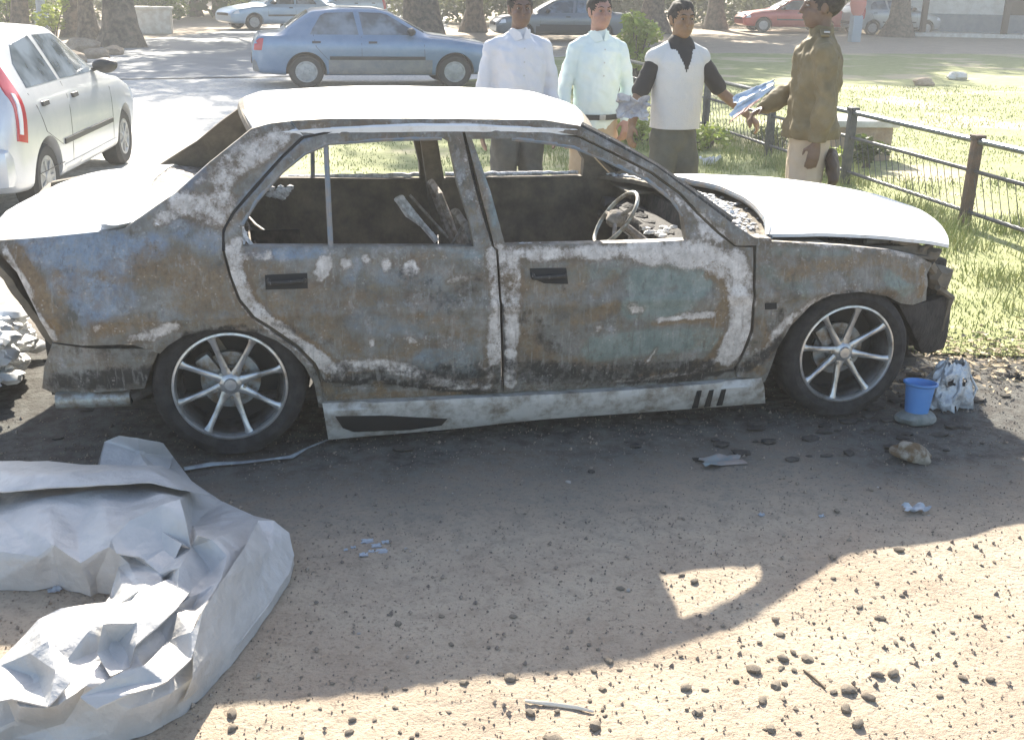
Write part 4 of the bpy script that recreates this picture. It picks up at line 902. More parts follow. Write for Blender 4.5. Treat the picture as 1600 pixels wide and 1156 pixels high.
# ------------------------------------------------------------------ PARKED CARS
GL = mat('car_glass', (.05, .065, .08), .1, c2=(.19, .23, .28), scale=2.2, detail=3, spec=.8)
TY = mat('tyre_rubber', (.03, .03, .03), .8); HC = mat('grey_hubcap', (.42, .42, .41), .45, .4, c2=(.3, .3, .3), scale=12)
BK = mat('black_trim', (.03, .03, .032), .5); RL = mat('red_lens', (.45, .02, .03), .2, coat=.6); CL = mat('clear_lens', (.75, .76, .78), .15, coat=.5)
def lerp_tab(T, x):
    if x <= T[0][0]: return T[0][1:]
    for a, b in zip(T, T[1:]):
        if x <= b[0]:
            t = (x - a[0]) / (b[0] - a[0]); return tuple(p + (q - p) * t for p, q in zip(a[1:], b[1:]))
    return T[-1][1:]
class CarShape:
    def __init__(s, T, W):
        s.T = T; s.W = W; s.x0 = T[0][0]; s.x1 = T[-1][0]
    def par(s, x):
        k = .05; acc = None; n = 0
        for d in (-2, -1, 0, 1, 2):
            wgt = (1, 2, 3, 2, 1)[d + 2]; v = lerp_tab(s.T, x + d * k / 2)
            acc = [a + wgt * q for a, q in zip(acc, v)] if acc else [wgt * q for q in v]; n += wgt
        return [a / n for a in acc]
    def ring(s, x):
        zl, zs, zt, w, wt = s.par(x); w *= s.W; wt *= s.W
        P = [(0, zl), (w * .80, zl), (w * .96, zl + .04), (w * .985, zl + .16), (w, zl + (zs - zl) * .62), (w * .99, zs - .10), (w * .95, zs), (wt + (w * .95 - wt) * .5, zs + (zt - .04 - zs) * .5), (wt, zt - .045), (wt * .88, zt - .008), (wt * .45, zt + .012), (0, zt + .018)]
        P = [V(p) for p in P]
        for _ in range(2):
            Q = [P[0]]
            for a, b in zip(P, P[1:]): Q += [a.lerp(b, .25), a.lerp(b, .75)]
            Q.append(P[-1]); P = Q
        return P
    def y(s, x, z):
        P = s.ring(x); best = 0
        for a, b in zip(P, P[1:]):
            if min(a[1], b[1]) <= z <= max(a[1], b[1]) and abs(b[1] - a[1]) > 1e-6:
                t = (z - a[1]) / (b[1] - a[1]); best = max(best, a[0] + (b[0] - a[0]) * t)
        return best
    def z(s, x, y):
        P = s.ring(x)[::-1]
        for a, b in zip(P, P[1:]):
            if a[0] <= abs(y) <= b[0] + 1e-9 and b[0] > a[0]: return a[1] + (b[1] - a[1]) * (abs(y) - a[0]) / (b[0] - a[0])
        return P[0][1]
def skin(sh, poly, name, mt, parent, sgn, off=.004, thick=.012, pitch=.06):
    """a panel laid on the body side; sgn -1 = right flank, +1 = left"""
    v2, tri = fill(poly, [], pitch); vs = [V((p[0], -(sh.y(p[0], p[1]) + off), p[1])) for p in v2]
    fs = [t if (vs[t[1]] - vs[t[0]]).cross(vs[t[2]] - vs[t[0]]).y < 0 else t[::-1] for t in tri]
    V3, F3 = slab(vs, fs, V((0, thick, 0)))
    if sgn > 0: V3 = [V((p.x, -p.y, p.z)) for p in V3]
    return MB().add(V3, F3).build(name, mt, parent, ang=40)
def topskin(sh, x0, x1, vw, name, mt, parent, off=.008, n=10):
    def fn(u, v):
        x = x0 + (x1 - x0) * u; y = (2 * v - 1) * vw(u); return V((x + (off if x1 > x0 else -off) * 0, y, sh.z(x, y) + off))
    return MB().add(*slab(*grid(n, 13, fn), V((0, 0, -.012)))).build(name, mt, parent, ang=60)
def fixn(o):
    bw = bmesh.new(); bw.from_mesh(o.data)
    if bw.calc_volume(signed=True) < 0: bmesh.ops.reverse_faces(bw, faces=bw.faces)
    bw.to_mesh(o.data); bw.free()
def make_car(name, T, W, wx, paint, lower, windows, ws, rw, lamps, heads, seams, handles, mirror, wr=.29, mould=None):
    sh = CarShape(T, W); root = empty(name)
    N = 76; rings = [sh.ring(sh.x0 + (sh.x1 - sh.x0) * i / (N - 1)) for i in range(N)]; K = len(rings[0]); vs = []
    for i, P in enumerate(rings):
        x = sh.x0 + (sh.x1 - sh.x0) * i / (N - 1)
        vs += [V((x, -p[0], p[1])) for p in P] + [V((x, p[0], p[1])) for p in P[-2:0:-1]]
    n = 2 * K - 2; fs = [(i * n + k, i * n + (k + 1) % n, (i + 1) * n + (k + 1) % n, (i + 1) * n + k) for i in range(N - 1) for k in range(n)]
    fs += [tuple(range(n))[::-1], tuple((N - 1) * n + k for k in range(n))]
    body = MB().add(vs, fs).build('body', paint, root); fixn(body)
    mb = MB()
    for x in wx:
        for s_ in (-1, 1): mb.lathe([(0, s_ * .42), (wr + .045, s_ * .42), (wr + .045, s_ * 1.2), (0, s_ * 1.2)], 36, (x, 0, wr + .01), 'Y')
    cut = mb.build('cut', BK); bw = bmesh.new(); bw.from_mesh(cut.data); bmesh.ops.remove_doubles(bw, verts=bw.verts, dist=1e-4); bmesh.ops.recalc_face_normals(bw, faces=bw.faces); bw.to_mesh(cut.data); bw.free(); fixn(cut); bo = body.modifiers.new('b', 'BOOLEAN'); bo.object = cut; bo.operation = 'DIFFERENCE'
    for sv in ('MANIFOLD', 'EXACT', 'FAST'):
        try: bo.solver = sv
        except TypeError: continue
        dg = bpy.context.evaluated_depsgraph_get(); me = bpy.data.meshes.new_from_object(body.evaluated_get(dg))
        if len(me.vertices) > len(vs) and max(abs(v.co.y) for v in me.vertices) < W * 1.03 and any(.25 < v.co.z < .62 and abs(v.co.x - wx[0]) < .2 and abs(abs(v.co.y) - .42) < .01 for v in me.vertices): break
        print('boolean retry', name, sv)
    body.modifiers.clear(); body.data = me; me.materials.clear(); me.materials.append(paint); me.materials.append(BK)
    for p in me.polygons:
        p.use_smooth = True; c = p.center
        if any(math.hypot(c.x - x, c.z - wr - .01) < wr + .042 for x in wx) and c.z < .75: p.material_index = 1
        else: p.material_index = 0
    sharp(me, 38); bpy.data.objects.remove(cut)
    for x in wx:
        for s_ in (-1, 1):
            Wl = empty('wheel', (x, s_ * (sh.y(x, .45) - .02), wr)); Wl.parent = root
            mb = MB(); mb.lathe([(r, -y * s_ * -1) for r, y in [(wr * .62, -.01), (wr * .68, .0), (wr * .9, .0), (wr, -.03), (wr, -.15), (wr * .9, -.18), (wr * .6, -.18)]], 36, (0, 0, 0), 'Y', True); mb.build('tyre', TY, Wl)
            mb = MB(); mb.lathe([(r, y * s_) for r, y in [(0, .0), (.05, .0), (.06, -.012), (wr * .5, -.02), (wr * .56, -.005), (wr * .63, -.006), (wr * .64, -.05), (0, -.06)]], 36, (0, 0, 0), 'Y')
            for k in range(7):
                a = k * 2 * pi / 7; mb.box((cos(a) * wr * .33, -.012 * s_, sin(a) * wr * .33), (wr * .42, .014, .028), Matrix.Rotation(-a, 3, 'Y'), .003)
            mb.build('hubcap', HC, Wl)
    for s_ in (-1, 1):
        for nm, poly in windows: skin(sh, poly, nm, GL, root, s_, .004)
        if lower: skin(sh, lower[0], 'lower_cladding', lower[1], root, s_, .006, .02)
        if mould: skin(sh, mould, 'door_moulding', BK, root, s_, .012, .02)
        for poly in seams: skin(sh, poly, 'door_seam', BK, root, s_, .002, .006, .1)
        for x, z in handles: skin(sh, [(x - .07, z - .018), (x + .07, z - .014), (x + .07, z + .02), (x - .07, z + .02)], 'door_handle', BK, root, s_, .02, .025, .04)
        skin(sh, lamps, 'tail_lamp', RL, root, s_, .01, .05, .05); skin(sh, heads, 'headlight', CL, root, s_, .01, .05, .05)
        x, z = mirror; yy = sh.y(x, z); mb = MB(); mb.blob((x, s_ * (yy + .13), z + .03), (.07, .11, .07), 3, .12, 1, 2); mb.tube([(x + .02, s_ * (yy - .02), z - .02), (x, s_ * (yy + .08), z + .01)], .02, 8); mb.build('wing_mirror', BK, root)
    topskin(sh, *ws, 'windscreen', GL, root); topskin(sh, *rw, 'rear_window', GL, root)
    mb = MB(); mb.box((sh.x0 + .01, 0, .48), (.06, 1.2 * W / .82, .12), None, .02); mb.build('number_plate_recess', BK, root)
    mb = MB(); mb.box((sh.x1 - .0, 0, .56), (.05, .9 * W / .82, .09), None, .02); mb.build('grille', BK, root)
    return root
# x, z_low, z_shoulder, z_top, width, top width (fractions)
SEDAN = [(0, .34, .62, .66, .86, .76), (.05, .27, .84, .88, .93, .86), (.14, .24, .90, .935, .96, .86), (.46, .22, .90, .955, .99, .84), (.72, .22, .89, 1.16, 1, .74), (1.0, .22, .89, 1.34, 1, .68), (1.5, .21, .88, 1.39, 1, .68), (2.05, .21, .88, 1.385, 1, .68), (2.28, .21, .875, 1.33, 1, .68),
         (2.95, .21, .87, .945, 1, .80), (3.3, .21, .85, .90, .99, .84), (3.9, .23, .76, .80, .95, .82), (4.08, .25, .68, .72, .9, .78), (4.18, .33, .56, .60, .8, .7)]
HATCH = [(0, .35, .66, .72, .88, .8), (.04, .27, .88, .95, .94, .86), (.10, .24, .98, 1.12, .97, .78), (.26, .22, .98, 1.36, .99, .70), (.5, .21, .97, 1.43, 1, .69), (1.2, .2, .96, 1.46, 1, .70), (1.75, .2, .95, 1.44, 1, .69), (2.0, .2, .94, 1.36, 1, .69), (2.72, .2, .92, .98, 1, .80), (3.0, .2, .88, .94, .99, .84), (3.5, .23, .76, .80, .94, .8), (3.64, .26, .66, .70, .88, .76), (3.7, .34, .56, .60, .8, .7)]
def sedan(name, paint, lower, W=.83):
    return make_car(name, SEDAN, W, (.87, 3.37), paint, ([(.12, .27), (.5, .235), (.5, .52), (.1, .54)] if 0 else [(1.24, .25), (2.98, .25), (2.98, .50), (1.24, .50)], lower),
        [('side_window', [(.95, .93), (1.0, 1.03), (1.14, 1.25), (1.22, 1.29), (1.68, 1.31), (1.75, .93)]), ('side_window', [(1.83, .93), (1.77, 1.31), (2.14, 1.30), (2.25, 1.27), (2.70, .99), (2.70, .93)])],
        (2.36, 2.86, lambda u: .52 + .12 * u), (.94, .56, lambda u: .50 + .10 * u), [(.03, .66), (.16, .66), (.20, .86), (.06, .86)], [(3.9, .60), (4.1, .58), (4.1, .67), (3.92, .72)],
        [[(1.79, .30), (1.797, .30), (1.797, .9), (1.79, .9)], [(2.86, .3), (2.867, .3), (2.84, .88), (2.833, .88)], [(1.0, .93), (1.008, .93), (1.05, .72), (1.24, .5), (1.232, .5), (1.04, .72)]], [(1.05, .80), (1.98, .80)], (2.62, .96), mould=[(1.26, .50), (2.86, .50), (2.86, .56), (1.26, .56)])
def hatch(name, paint, lower, W=.82, lamps=None):
    return make_car(name, HATCH, W, (.62, 3.0), paint, ([(1.0, .23), (2.62, .23), (2.62, .33), (1.0, .33)], lower),
        [('side_window', [(.46, 1.02), (.50, 1.2), (.66, 1.33), (1.12, 1.38), (1.2, 1.02)]), ('side_window', [(1.28, 1.02), (1.22, 1.38), (1.72, 1.37), (1.86, 1.33), (2.42, 1.03), (2.42, 1.0)])],
        (2.06, 2.64, lambda u: .50 + .12 * u), (.24, .10, lambda u: .50 + .06 * u), lamps or [(.07, .66), (.19, .63), (.22, .80), (.27, 1.20), (.21, 1.26), (.11, 1.0)], [(3.42, .62), (3.6, .60), (3.6, .68), (3.44, .74)],
        [[(1.24, .30), (1.247, .30), (1.247, 1.0), (1.24, 1.0)], [(2.52, .3), (2.527, .3), (2.50, .94), (2.493, .94)], [(.42, .98), (.428, .98), (.62, .66), (1.0, .5), (.992, .5), (.61, .66)], [(.42, .35), (1.0, .35), (1.0, .356), (.42, .356)]], [(.66, .88), (1.42, .87)], (2.32, 1.02), wr=.285, mould=[(1.02, .50), (2.48, .50), (2.48, .545), (1.02, .545)])
def paint(name, c, c2=None, metal=.25, r=.3): return mat(name, c, r, metal, c2=c2, scale=3, coat=.5)
def put(o, lx, ly, P, ang, lab, cat='car', group=None):
    o.rotation_euler = (0, 0, ang); r_ = Matrix.Rotation(ang, 2) @ V((lx, ly)); o.location = (P[0] - r_.x, P[1] - r_.y, -.01); tag(o, lab, cat, group); o.scale = (1, 1, .93); return o
blue = paint('dusty_blue_paint', (.13, .21, .32), (.17, .25, .36)); grey = mat('dusty_grey_cladding', (.17, .175, .18), .6, c2=(.24, .23, .21), scale=6)
o = sedan('parked_sedan', blue, grey); put(o, .87, -.80, onZ(480, 138, 0), R(.6), 'dusty blue four door saloon with grey lower flanks parked beyond the burnt car')
mb = MB(); mb.box((.10, .0, .40), (.20, 1.52, .22), None, .05); mb.build('rear_bumper', grey, o); mb = MB(); mb.box((4.08, 0, .42), (.18, 1.36, .24), None, .05); mb.build('front_bumper', grey, o)
sil = paint('silver_paint', (.55, .57, .60), (.62, .63, .65), .35, .3)
o = hatch('parked_hatchback', sil, sil); put(o, .62, -.78, (-1.49, 5.0), math.atan2(1, .13), 'silver white hatchback with tall red tail lamp, cut off by the left edge')
mb = MB(); mb.box((.03, 0, .46), (.24, 1.50, .30), None, .07); mb.box((-.085, 0, .52), (.02, 1.1, .05), None, .006); mb.build('rear_bumper', sil, o)
sh_ = CarShape(HATCH, .82)
for s_ in (-1, 1): skin(sh_, [(.09, .71), (.125, .70), (.155, .86), (.18, 1.0), (.15, 1.01), (.11, .86)], 'reversing_lamp', CL, o, s_, .016, .02, .04)
lb = paint('pale_blue_paint', (.30, .42, .55), (.34, .46, .58))
o = sedan('parked_sedan', lb, lb); put(o, 2.0, -.8, onZ(424, 44, 0), R(205), 'pale blue saloon half hidden by a dark tree trunk at the road bend', 'car')
o = hatch('parked_hatchback', lb, lb); put(o, 2.0, -.8, onZ(512, 36, 0), R(200), 'light blue car parked behind the roof of the dusty blue saloon', 'car')
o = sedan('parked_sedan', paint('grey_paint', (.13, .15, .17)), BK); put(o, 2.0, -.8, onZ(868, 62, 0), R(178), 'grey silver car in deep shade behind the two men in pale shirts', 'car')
red = paint('red_paint', (.38, .035, .035), (.42, .06, .05))
o = sedan('parked_sedan', red, red); put(o, 4.1, .7, onZ(1163, 50, 0), R(172), 'red car with round white headlamp parked in the shade left of the brown jacket')
mb = MB(); mb.lathe([(0, .06), (.13, .05), (.16, 0), (.16, -.08)], 20, (4.05, -.48, .62), 'X'); mb.lathe([(0, .06), (.13, .05), (.16, 0), (.16, -.08)], 20, (4.05, .48, .62), 'X'); mb.build('round_headlamps', CL, o)
o = hatch('parked_hatchback', paint('grey_silver', (.34, .37, .38), (.4, .42, .42)), BK); put(o, .62, -.78, onZ(1362, 55, 0), R(2), 'shaded silver grey hatchback behind the leaning trunk near the veranda building')
# ------------------------------------------------------------------ PEOPLE
def ell(mb, pts, rad, n=18, side=None):
    """tapered limb with elliptical sections and rounded ends; rad = list of (a, b); a lies along side"""
    pts = [V(p) for p in pts]; P = []; Q = []
    d0 = (pts[1] - pts[0]).normalized(); d1 = (pts[-1] - pts[-2]).normalized()
    rad = [(r, r) if isinstance(r, (int, float)) else r for r in rad]
    e0 = min(rad[0]); e1 = min(rad[-1])
    for t in (1, .8, .45): P.append(pts[0] - d0 * e0 * t); k = math.sqrt(max(.0, 1 - t * t)) + (.08 if t == 1 else 0); Q.append((rad[0][0] * k, rad[0][1] * k))
    P += pts; Q += rad
    for t in (.45, .8, 1): P.append(pts[-1] + d1 * e1 * t); k = math.sqrt(max(.0, 1 - t * t)) + (.08 if t == 1 else 0); Q.append((rad[-1][0] * k, rad[-1][1] * k))
    sd = V(side or (1, 0, 0)); vs = []; fs = []
    for i, p in enumerate(P):
        t = (P[min(i + 1, len(P) - 1)] - P[max(i - 1, 0)]).normalized(); a = sd - t * sd.dot(t)
        if a.length < .05: a = V((0, 1, 0)) - t * t.y
        a.normalize(); b = t.cross(a)
        vs += [p + a * cos(2 * pi * k / n) * Q[i][0] + b * sin(2 * pi * k / n) * Q[i][1] for k in range(n)]
    for i in range(len(P) - 1):
        for k in range(n): fs.append((i * n + k, i * n + (k + 1) % n, (i + 1) * n + (k + 1) % n, (i + 1) * n + k))
    fs += [tuple(range(n))[::-1], tuple((len(P) - 1) * n + k for k in range(n))]
    mb.add(vs, fs)
def hand(mb, wr, el, palm_n, curl=.5, thumb=1):
    """palm, four unequal bent fingers and a side thumb, continuing the forearm el->wr; palm_n faces where the palm looks"""
    d = (wr - el).normalized(); nrm = V(palm_n); nrm = (nrm - d * nrm.dot(d)).normalized(); s_ = d.cross(nrm)
    ell(mb, [wr - d * .01, wr + d * .04, wr + d * .085], [(.024, .018), (.036, .017), (.038, .014)], 14, s_)
    for i, (o, L) in enumerate(((-.029, .068), (-.010, .080), (.010, .076), (.029, .060))):
        a = wr + d * .085 + s_ * o; c1, c2 = curl * .7, curl * 1.5
        b = a + (d * cos(c1) + nrm * sin(c1)) * L * .5; c = b + (d * cos(c2) + nrm * sin(c2)) * L * .3; e = c + (d * cos(c2 * 1.2) + nrm * sin(c2 * 1.2)) * L * .2
        ell(mb, [a - d * .01, b, c, e], [.0092, .0086, .008, .0068], 8, s_)
    a = wr + d * .02 - s_ * .026 * thumb; b = a + (d * .6 - s_ * .65 * thumb + nrm * .35).normalized() * .04; c = b + (d * .9 - s_ * .1 * thumb + nrm * .4).normalized() * .032
    ell(mb, [a, b, c], [.013, .0105, .008], 8, s_)
def split(o, pred, name, mt, parent):
    me = o.data; bm = bmesh.new(); bm.from_mesh(me); b2 = bm.copy()
    sel = {f.index for f in bm.faces if pred(f.calc_center_median())}
    bmesh.ops.delete(bm, geom=[f for f in bm.faces if f.index in sel], context='FACES'); bm.to_mesh(me)
    b2.faces.ensure_lookup_table(); bmesh.ops.delete(b2, geom=[f for f in b2.faces if f.index not in sel], context='FACES')
    m2 = bpy.data.meshes.new(name); b2.to_mesh(m2); bm.free(); b2.free(); return link(name, m2, mt, parent)
def crop(o, zmin):
    bm = bmesh.new(); bm.from_mesh(o.data); bmesh.ops.bisect_plane(bm, geom=bm.verts[:] + bm.edges[:] + bm.faces[:], plane_co=(0, 0, zmin), plane_no=(0, 0, 1), clear_inner=True)
    bd = [e for e in bm.edges if e.is_boundary]; r_ = bmesh.ops.extrude_edge_only(bm, edges=bd)
    for v in [g for g in r_['geom'] if isinstance(g, bmesh.types.BMVert)]: v.co.x *= .93; v.co.y *= .93; v.co.z += .012
    bm.to_mesh(o.data); bm.free()
def wrinkle(o, amp, sx=8, sz=5, seed=0):
    me = o.data; N = [v.normal.copy() for v in me.vertices]; out = []
    for v, n in zip(me.vertices, N):
        c = v.co; out += list(c + n * amp * (fbm(c.x * sx + seed, c.y * sx, c.z * sz, 3) + .5 * nz(c.x * 22 + c.z * 14, c.y * 20, c.z * 20 + seed)))
    me.vertices.foreach_set('co', out); me.update()
def person(px, py, d, facing, skinc, label, shirt, trousers, arms, feet=.10, hair=(.015, .012, .01), sleeve='long', build=1.0, vest=None, jacket=None, belt=None, lean=0, look=0, shoe=(.03, .025, .02)):
    top = CAM + ray(px, py) * (d / FPX); H = top.z; k = H / 1.72
    root_loc = (top.x, top.y, 0)
    sk = mat('skin', skinc, .55, c2=tuple(q * .82 for q in skinc), scale=14)
    B = build; sh = {-1: V((-.178 * B, .01, 1.365)), 1: V((.178 * B, .01, 1.365))}
    mb = MB()
    hc = V((0, -.015, 1.605))
    # head: skull, jaw, neck, nose, brow, lips, ears
    vs0 = len(mb.v)
    mb.blob(hc + V((0, .015, .02)), (.076, .094, .092), 3, 0); mb.blob(hc + V((0, -.02, -.045)), (.060, .072, .070), 3, 0); mb.blob(hc + V((0, -.045, -.085)), (.036, .036, .028), 3, 0)
    ell(mb, [hc + V((0, -.088, .018)), hc + V((0, -.106, -.022))], [.009, .0145], 10); ell(mb, [hc + V((-.034, -.080, .030)), hc + V((0, -.086, .027)), hc + V((.034, -.080, .030))], [.010, .010, .010], 10)
    ell(mb, [hc + V((-.02, -.086, -.056)), hc + V((0, -.093, -.055)), hc + V((.02, -.086, -.056))], [.006, .0085, .006], 8, (0, 0, 1))
    for s_ in (-1, 1):
        ell(mb, [hc + V((s_ * .079, .012, .022)), hc + V((s_ * .076, .004, -.028))], [(.007, .018), (.006, .012)], 10)
        ell(mb, [hc + V((s_ * .034, -.066, -.022)), hc + V((s_ * .05, -.04, -.03))], [.018, .016], 10)
    if look:
        Rz = Matrix.Rotation(look, 3, 'Z')
        for i in range(vs0, len(mb.v)): p = V(mb.v[i]) - hc; mb.v[i] = tuple(Rz @ p + hc)
    ell(mb, [(0, .015, 1.40), (0, .005, 1.50), (0, 0, 1.55)], [.056, .052, .052])
    # slim body under the clothes
    ell(mb, [(0, 0, .92), (0, 0, 1.1), (0, 0, 1.3), (0, .005, 1.40)], [(.12 * B, .08), (.115 * B, .075), (.135 * B, .08), (.08 * B, .05)])
    J = {}
    for s_ in (-1, 1):
        e, w_, pn, cu = arms[s_]; e, w_ = V(e), V(w_); J[s_] = (e, w_)
        S0 = sh[s_]
        ell(mb, [S0 - V((s_ * .04, 0, 0)), S0, S0.lerp(e, .45), e, e.lerp(w_, .3), w_], [.034, .036, .038, .036, .036, (.027, .022)], 14); ell(mb, [(0, .01, 1.38), S0], [.034, .032], 14)
        hand(mb, w_, e, pn, cu, -s_ if pn[1] > -.5 and False else s_)
        hx = s_ * feet
        ell(mb, [(s_ * .08 * min(1, B), 0, .88), (s_ * .086 * min(1, B), -.01, .7), (hx, -.012, .49), (hx, .008, .36), (hx, .01, .09)], [.085 * min(1, B - .06), .072, .052, .052, .036])
        ell(mb, [(hx, .035, .045), (hx, -.03, .04), (hx * 1.05, -.14, .03)], [(.034, .035), (.04, .035), (.042, .024)], 14)
    body = remesh('person', mb, .0075, 3, sk)
    root = body
    # eyes, hair
    Rz = Matrix.Rotation(look, 3, 'Z')
    for s_ in (-1, 1):
        q = Rz @ V((s_ * .031, -.078, .008)) + hc
        MB().blob(q, (.011, .010, .0055), 2, 0).build('eye', mat('eye_white', (.26, .23, .2), .4), root); MB().blob(Rz @ V((s_ * .031, -.087, .008)) + hc, (.0055, .004, .006), 2, 0).build('pupil', BK, root)
        mb = MB(); mb.tube([Rz @ V((s_ * .014, -.092, .031)) + hc, Rz @ V((s_ * .032, -.092, .037)) + hc, Rz @ V((s_ * .05, -.078, .030)) + hc], [.002, .003, .0015], 6); mb.build('eyebrow', mat('hair', hair, .8), root)
    mb = MB(); mb.blob(hc + V((0, .028, .036)), (.084, .100, .093), 4, .10, 3, 3)
    if look:
        mb.v = [tuple(Rz @ (V(p) - hc) + hc) for p in mb.v]
    def keep(p):
        q = Rz.inverted() @ (V(p) - hc); return q.y > -.055 + .5 * max(0, -q.z + .045) or q.z > .088 - max(0, -q.y - .03) * .5
    vs = mb.v; fs = []
    for f in mb.f:
        if sum(keep(vs[i]) for i in f) >= 2 and (Rz.inverted() @ (V(vs[f[0]]) - hc)).z > -.075: fs.append(f)
    h_ = MB().add(*slab([V(v) for v in vs], fs, V((0, 0, -.004)))).build('hair', mat('hair', hair, .75, c2=tuple(q * 3 for q in hair), scale=60, bump=.6, bscale=120), root)
    # trousers
    mb = MB(); ell(mb, [(0, 0, .86), (0, 0, .95), (0, 0, 1.02)], [(.160 * B, .115), (.156 * B, .108), (.14 * B, .095)])
    for s_ in (-1, 1):
        hx = s_ * feet; bq = min(1, B + .02); ell(mb, [(s_ * .082 * bq, .0, .88), (s_ * .088 * bq, -.01, .7), (hx, -.015, .48), (hx, .0, .3), (hx, .005, .10)], [(.098 * bq, .108 * bq), (.094, .10), (.078, .085), (.072, .082), (.068, .082)])
    t = remesh('trousers', mb, .011, 5, trousers, root); wrinkle(t, .012, 9, 5, px)
    # shoes
    for s_ in (-1, 1):
        mb = MB(); hx = s_ * feet; ell(mb, [(hx, .05, .045), (hx, -.02, .045), (hx * 1.05, -.15, .032)], [(.042, .044), (.046, .046), (.047, .03)], 14); remesh('shoe', mb, .009, 3, mat('shoe_leather', shoe, .5), root)
    # upper garment
    hem = .945 if jacket else .90
    def torso(mb, g=0, hem=hem):
        z = [hem, 1.01, 1.12, 1.26, 1.35, 1.41, 1.455]; r_ = [(.172 * B + (.02 if jacket else 0), .125 + (.022 if jacket else 0)), (.168 * B, .122), (.172 * B, .122), (.180 * B, .125), (.168 * B, .115), (.125 * B, .088), (.068, .062)]
        ell(mb, [(0, .0, q) for q in z], [(a + g, b + g) for a, b in r_], 28)
        for s_ in (-1, 1): ell(mb, [(s_ * .06, .008, 1.43), sh[s_]], [.038 + g, .050 + g], 16)
    def sleeves(mb, upto, g=0):
        for s_ in (-1, 1):
            e, w_ = J[s_]; S0 = sh[s_]
            if upto == 'long': ell(mb, [S0, S0.lerp(e, .5), e, e.lerp(w_, .5), w_ - (w_ - e).normalized() * .012], [.054 + g, .056 + g, .051 + g, .047 + g, .040 + g], 16)
            else: ell(mb, [S0, S0.lerp(e, .5), S0.lerp(e, .86)], [.055 + g, .058 + g, .058 + g], 16)
    if vest:
        mb = MB(); torso(mb, -.004, 1.0); sleeves(mb, sleeve); o = remesh('shirt', mb, .010, 3, shirt, root); wrinkle(o, .006, 10, 6, px)
        mb = MB(); torso(mb, .019, .895); o = remesh('vest', mb, .009, 4, vest, root); wrinkle(o, .006, 7, 4, px + 3)
        crop(o, .93)
        split(o, lambda c: (c.z > 1.29 and c.y < 0 and abs(c.x) < (c.z - 1.29) * .42) or (c.z > 1.43 and abs(c.x) < .085), 'v_neck', shirt, root)
    else:
        mb = MB(); torso(mb, .014 if jacket else 0); sleeves(mb, sleeve, .012 if jacket else 0)
        o = remesh('jacket' if jacket else 'shirt', mb, .0095, 3, shirt, root); wrinkle(o, .024 if jacket else .014, 9, 5, px)
        if jacket: crop(o, .89)
        if not jacket:
            mb = MB()
            for s_ in (-1, 1):
                mb.add(*slab([V((s_ * .004, -.088, 1.425)), V((s_ * .058, -.062, 1.405)), V((s_ * .075, .0, 1.475)), V((s_ * .05, -.05, 1.485)), V((s_ * .015, -.075, 1.462))], [(0, 1, 4), (1, 3, 4), (1, 2, 3)], V((0, -.004, .004))))
            mb.build('collar', shirt, root)
            mb = MB()
            for i in range(5): mb.blob((.0, -.128 + .004 * i * (i > 2), 1.37 - i * .085), (.006, .003, .006), 1, 0)
            mb.build('buttons', mat('button', (.5, .5, .48), .4), root)
    if belt:
        mb = MB(); mb.lathe([(1, -.018), (1.03, -.018), (1.03, .018), (1, .018)], 40, (0, 0, 0), 'Z', True); mb.v = [(x * .176 * B, y * .130, z + .925) for x, y, z in mb.v]; b_ = mb.build('belt', BK, root)
        MB().box((0, -.137, .925), (.045, .008, .035), None, .003).build('buckle', HC, b_)
    root.location = root_loc; root.rotation_euler = (lean, 0, facing); root.scale = (k, k, k)
    tag(root, label, 'person'); return root
WS = mat('white_lavender_shirt', (.60, .61, .66), .8, c2=(.66, .66, .69), scale=4); AQ = mat('pale_aqua_shirt', (.62, .72, .70), .8, c2=(.68, .76, .74), scale=4)
KH = mat('khaki_cloth', (.42, .33, .22), .85, c2=(.48, .38, .26), scale=5); DK = mat('dark_trouser_cloth', (.075, .075, .07), .85, c2=(.10, .10, .09), scale=6); OL = mat('dark_olive_cloth', (.095, .095, .075), .85, c2=(.12, .12, .095), scale=6)
BS = mat('black_shirt', (.03, .027, .027), .85); VW = mat('white_knit_vest', (.60, .60, .59), .9, c2=(.66, .64, .60), scale=5, bump=.5, bscale=150); JK = mat('brown_khaki_jacket', (.15, .115, .055), .8, c2=(.19, .15, .08), scale=8); PK = mat('pale_khaki', (.52, .42, .30), .85, c2=(.56, .46, .35), scale=5)
down = lambda s_, out=.05, f=-.02: ((s_ * (.225 + out * .5), .02, 1.11), (s_ * (.235 + out), f - .03, .87), (-s_, 0, 0), .35)
person(813, -14, 6.9, R(4), (.17, .10, .072), 'man with dark hair in white long sleeved shirt and black trousers', WS, DK, {-1: down(-1, .02), 1: down(1, .01)}, build=1.02, look=R(-4))
person(938, -9, 7.1, R(6), (.38, .21, .16), 'man in pale aqua shirt with black belt and khaki trousers', AQ, KH, {-1: down(-1, .02), 1: ((.235, .0, 1.11), (.19, -.10, .90), (-.3, .8, 0), .7)}, build=.92, belt=True)
p3 = person(1067, 2, 6.65, R(2), (.26, .155, .085), 'man in white v neck vest over a dark short sleeved shirt, arms spread', BS, OL,
    {-1: ((-.27, -.01, 1.14), (-.335, -.10, .955), (.5, 0, -.2), .8), 1: ((.30, -.02, 1.16), (.455, -.12, 1.02), (0, .3, -1), .9)}, sleeve='short', vest=VW, build=.86, feet=.11)
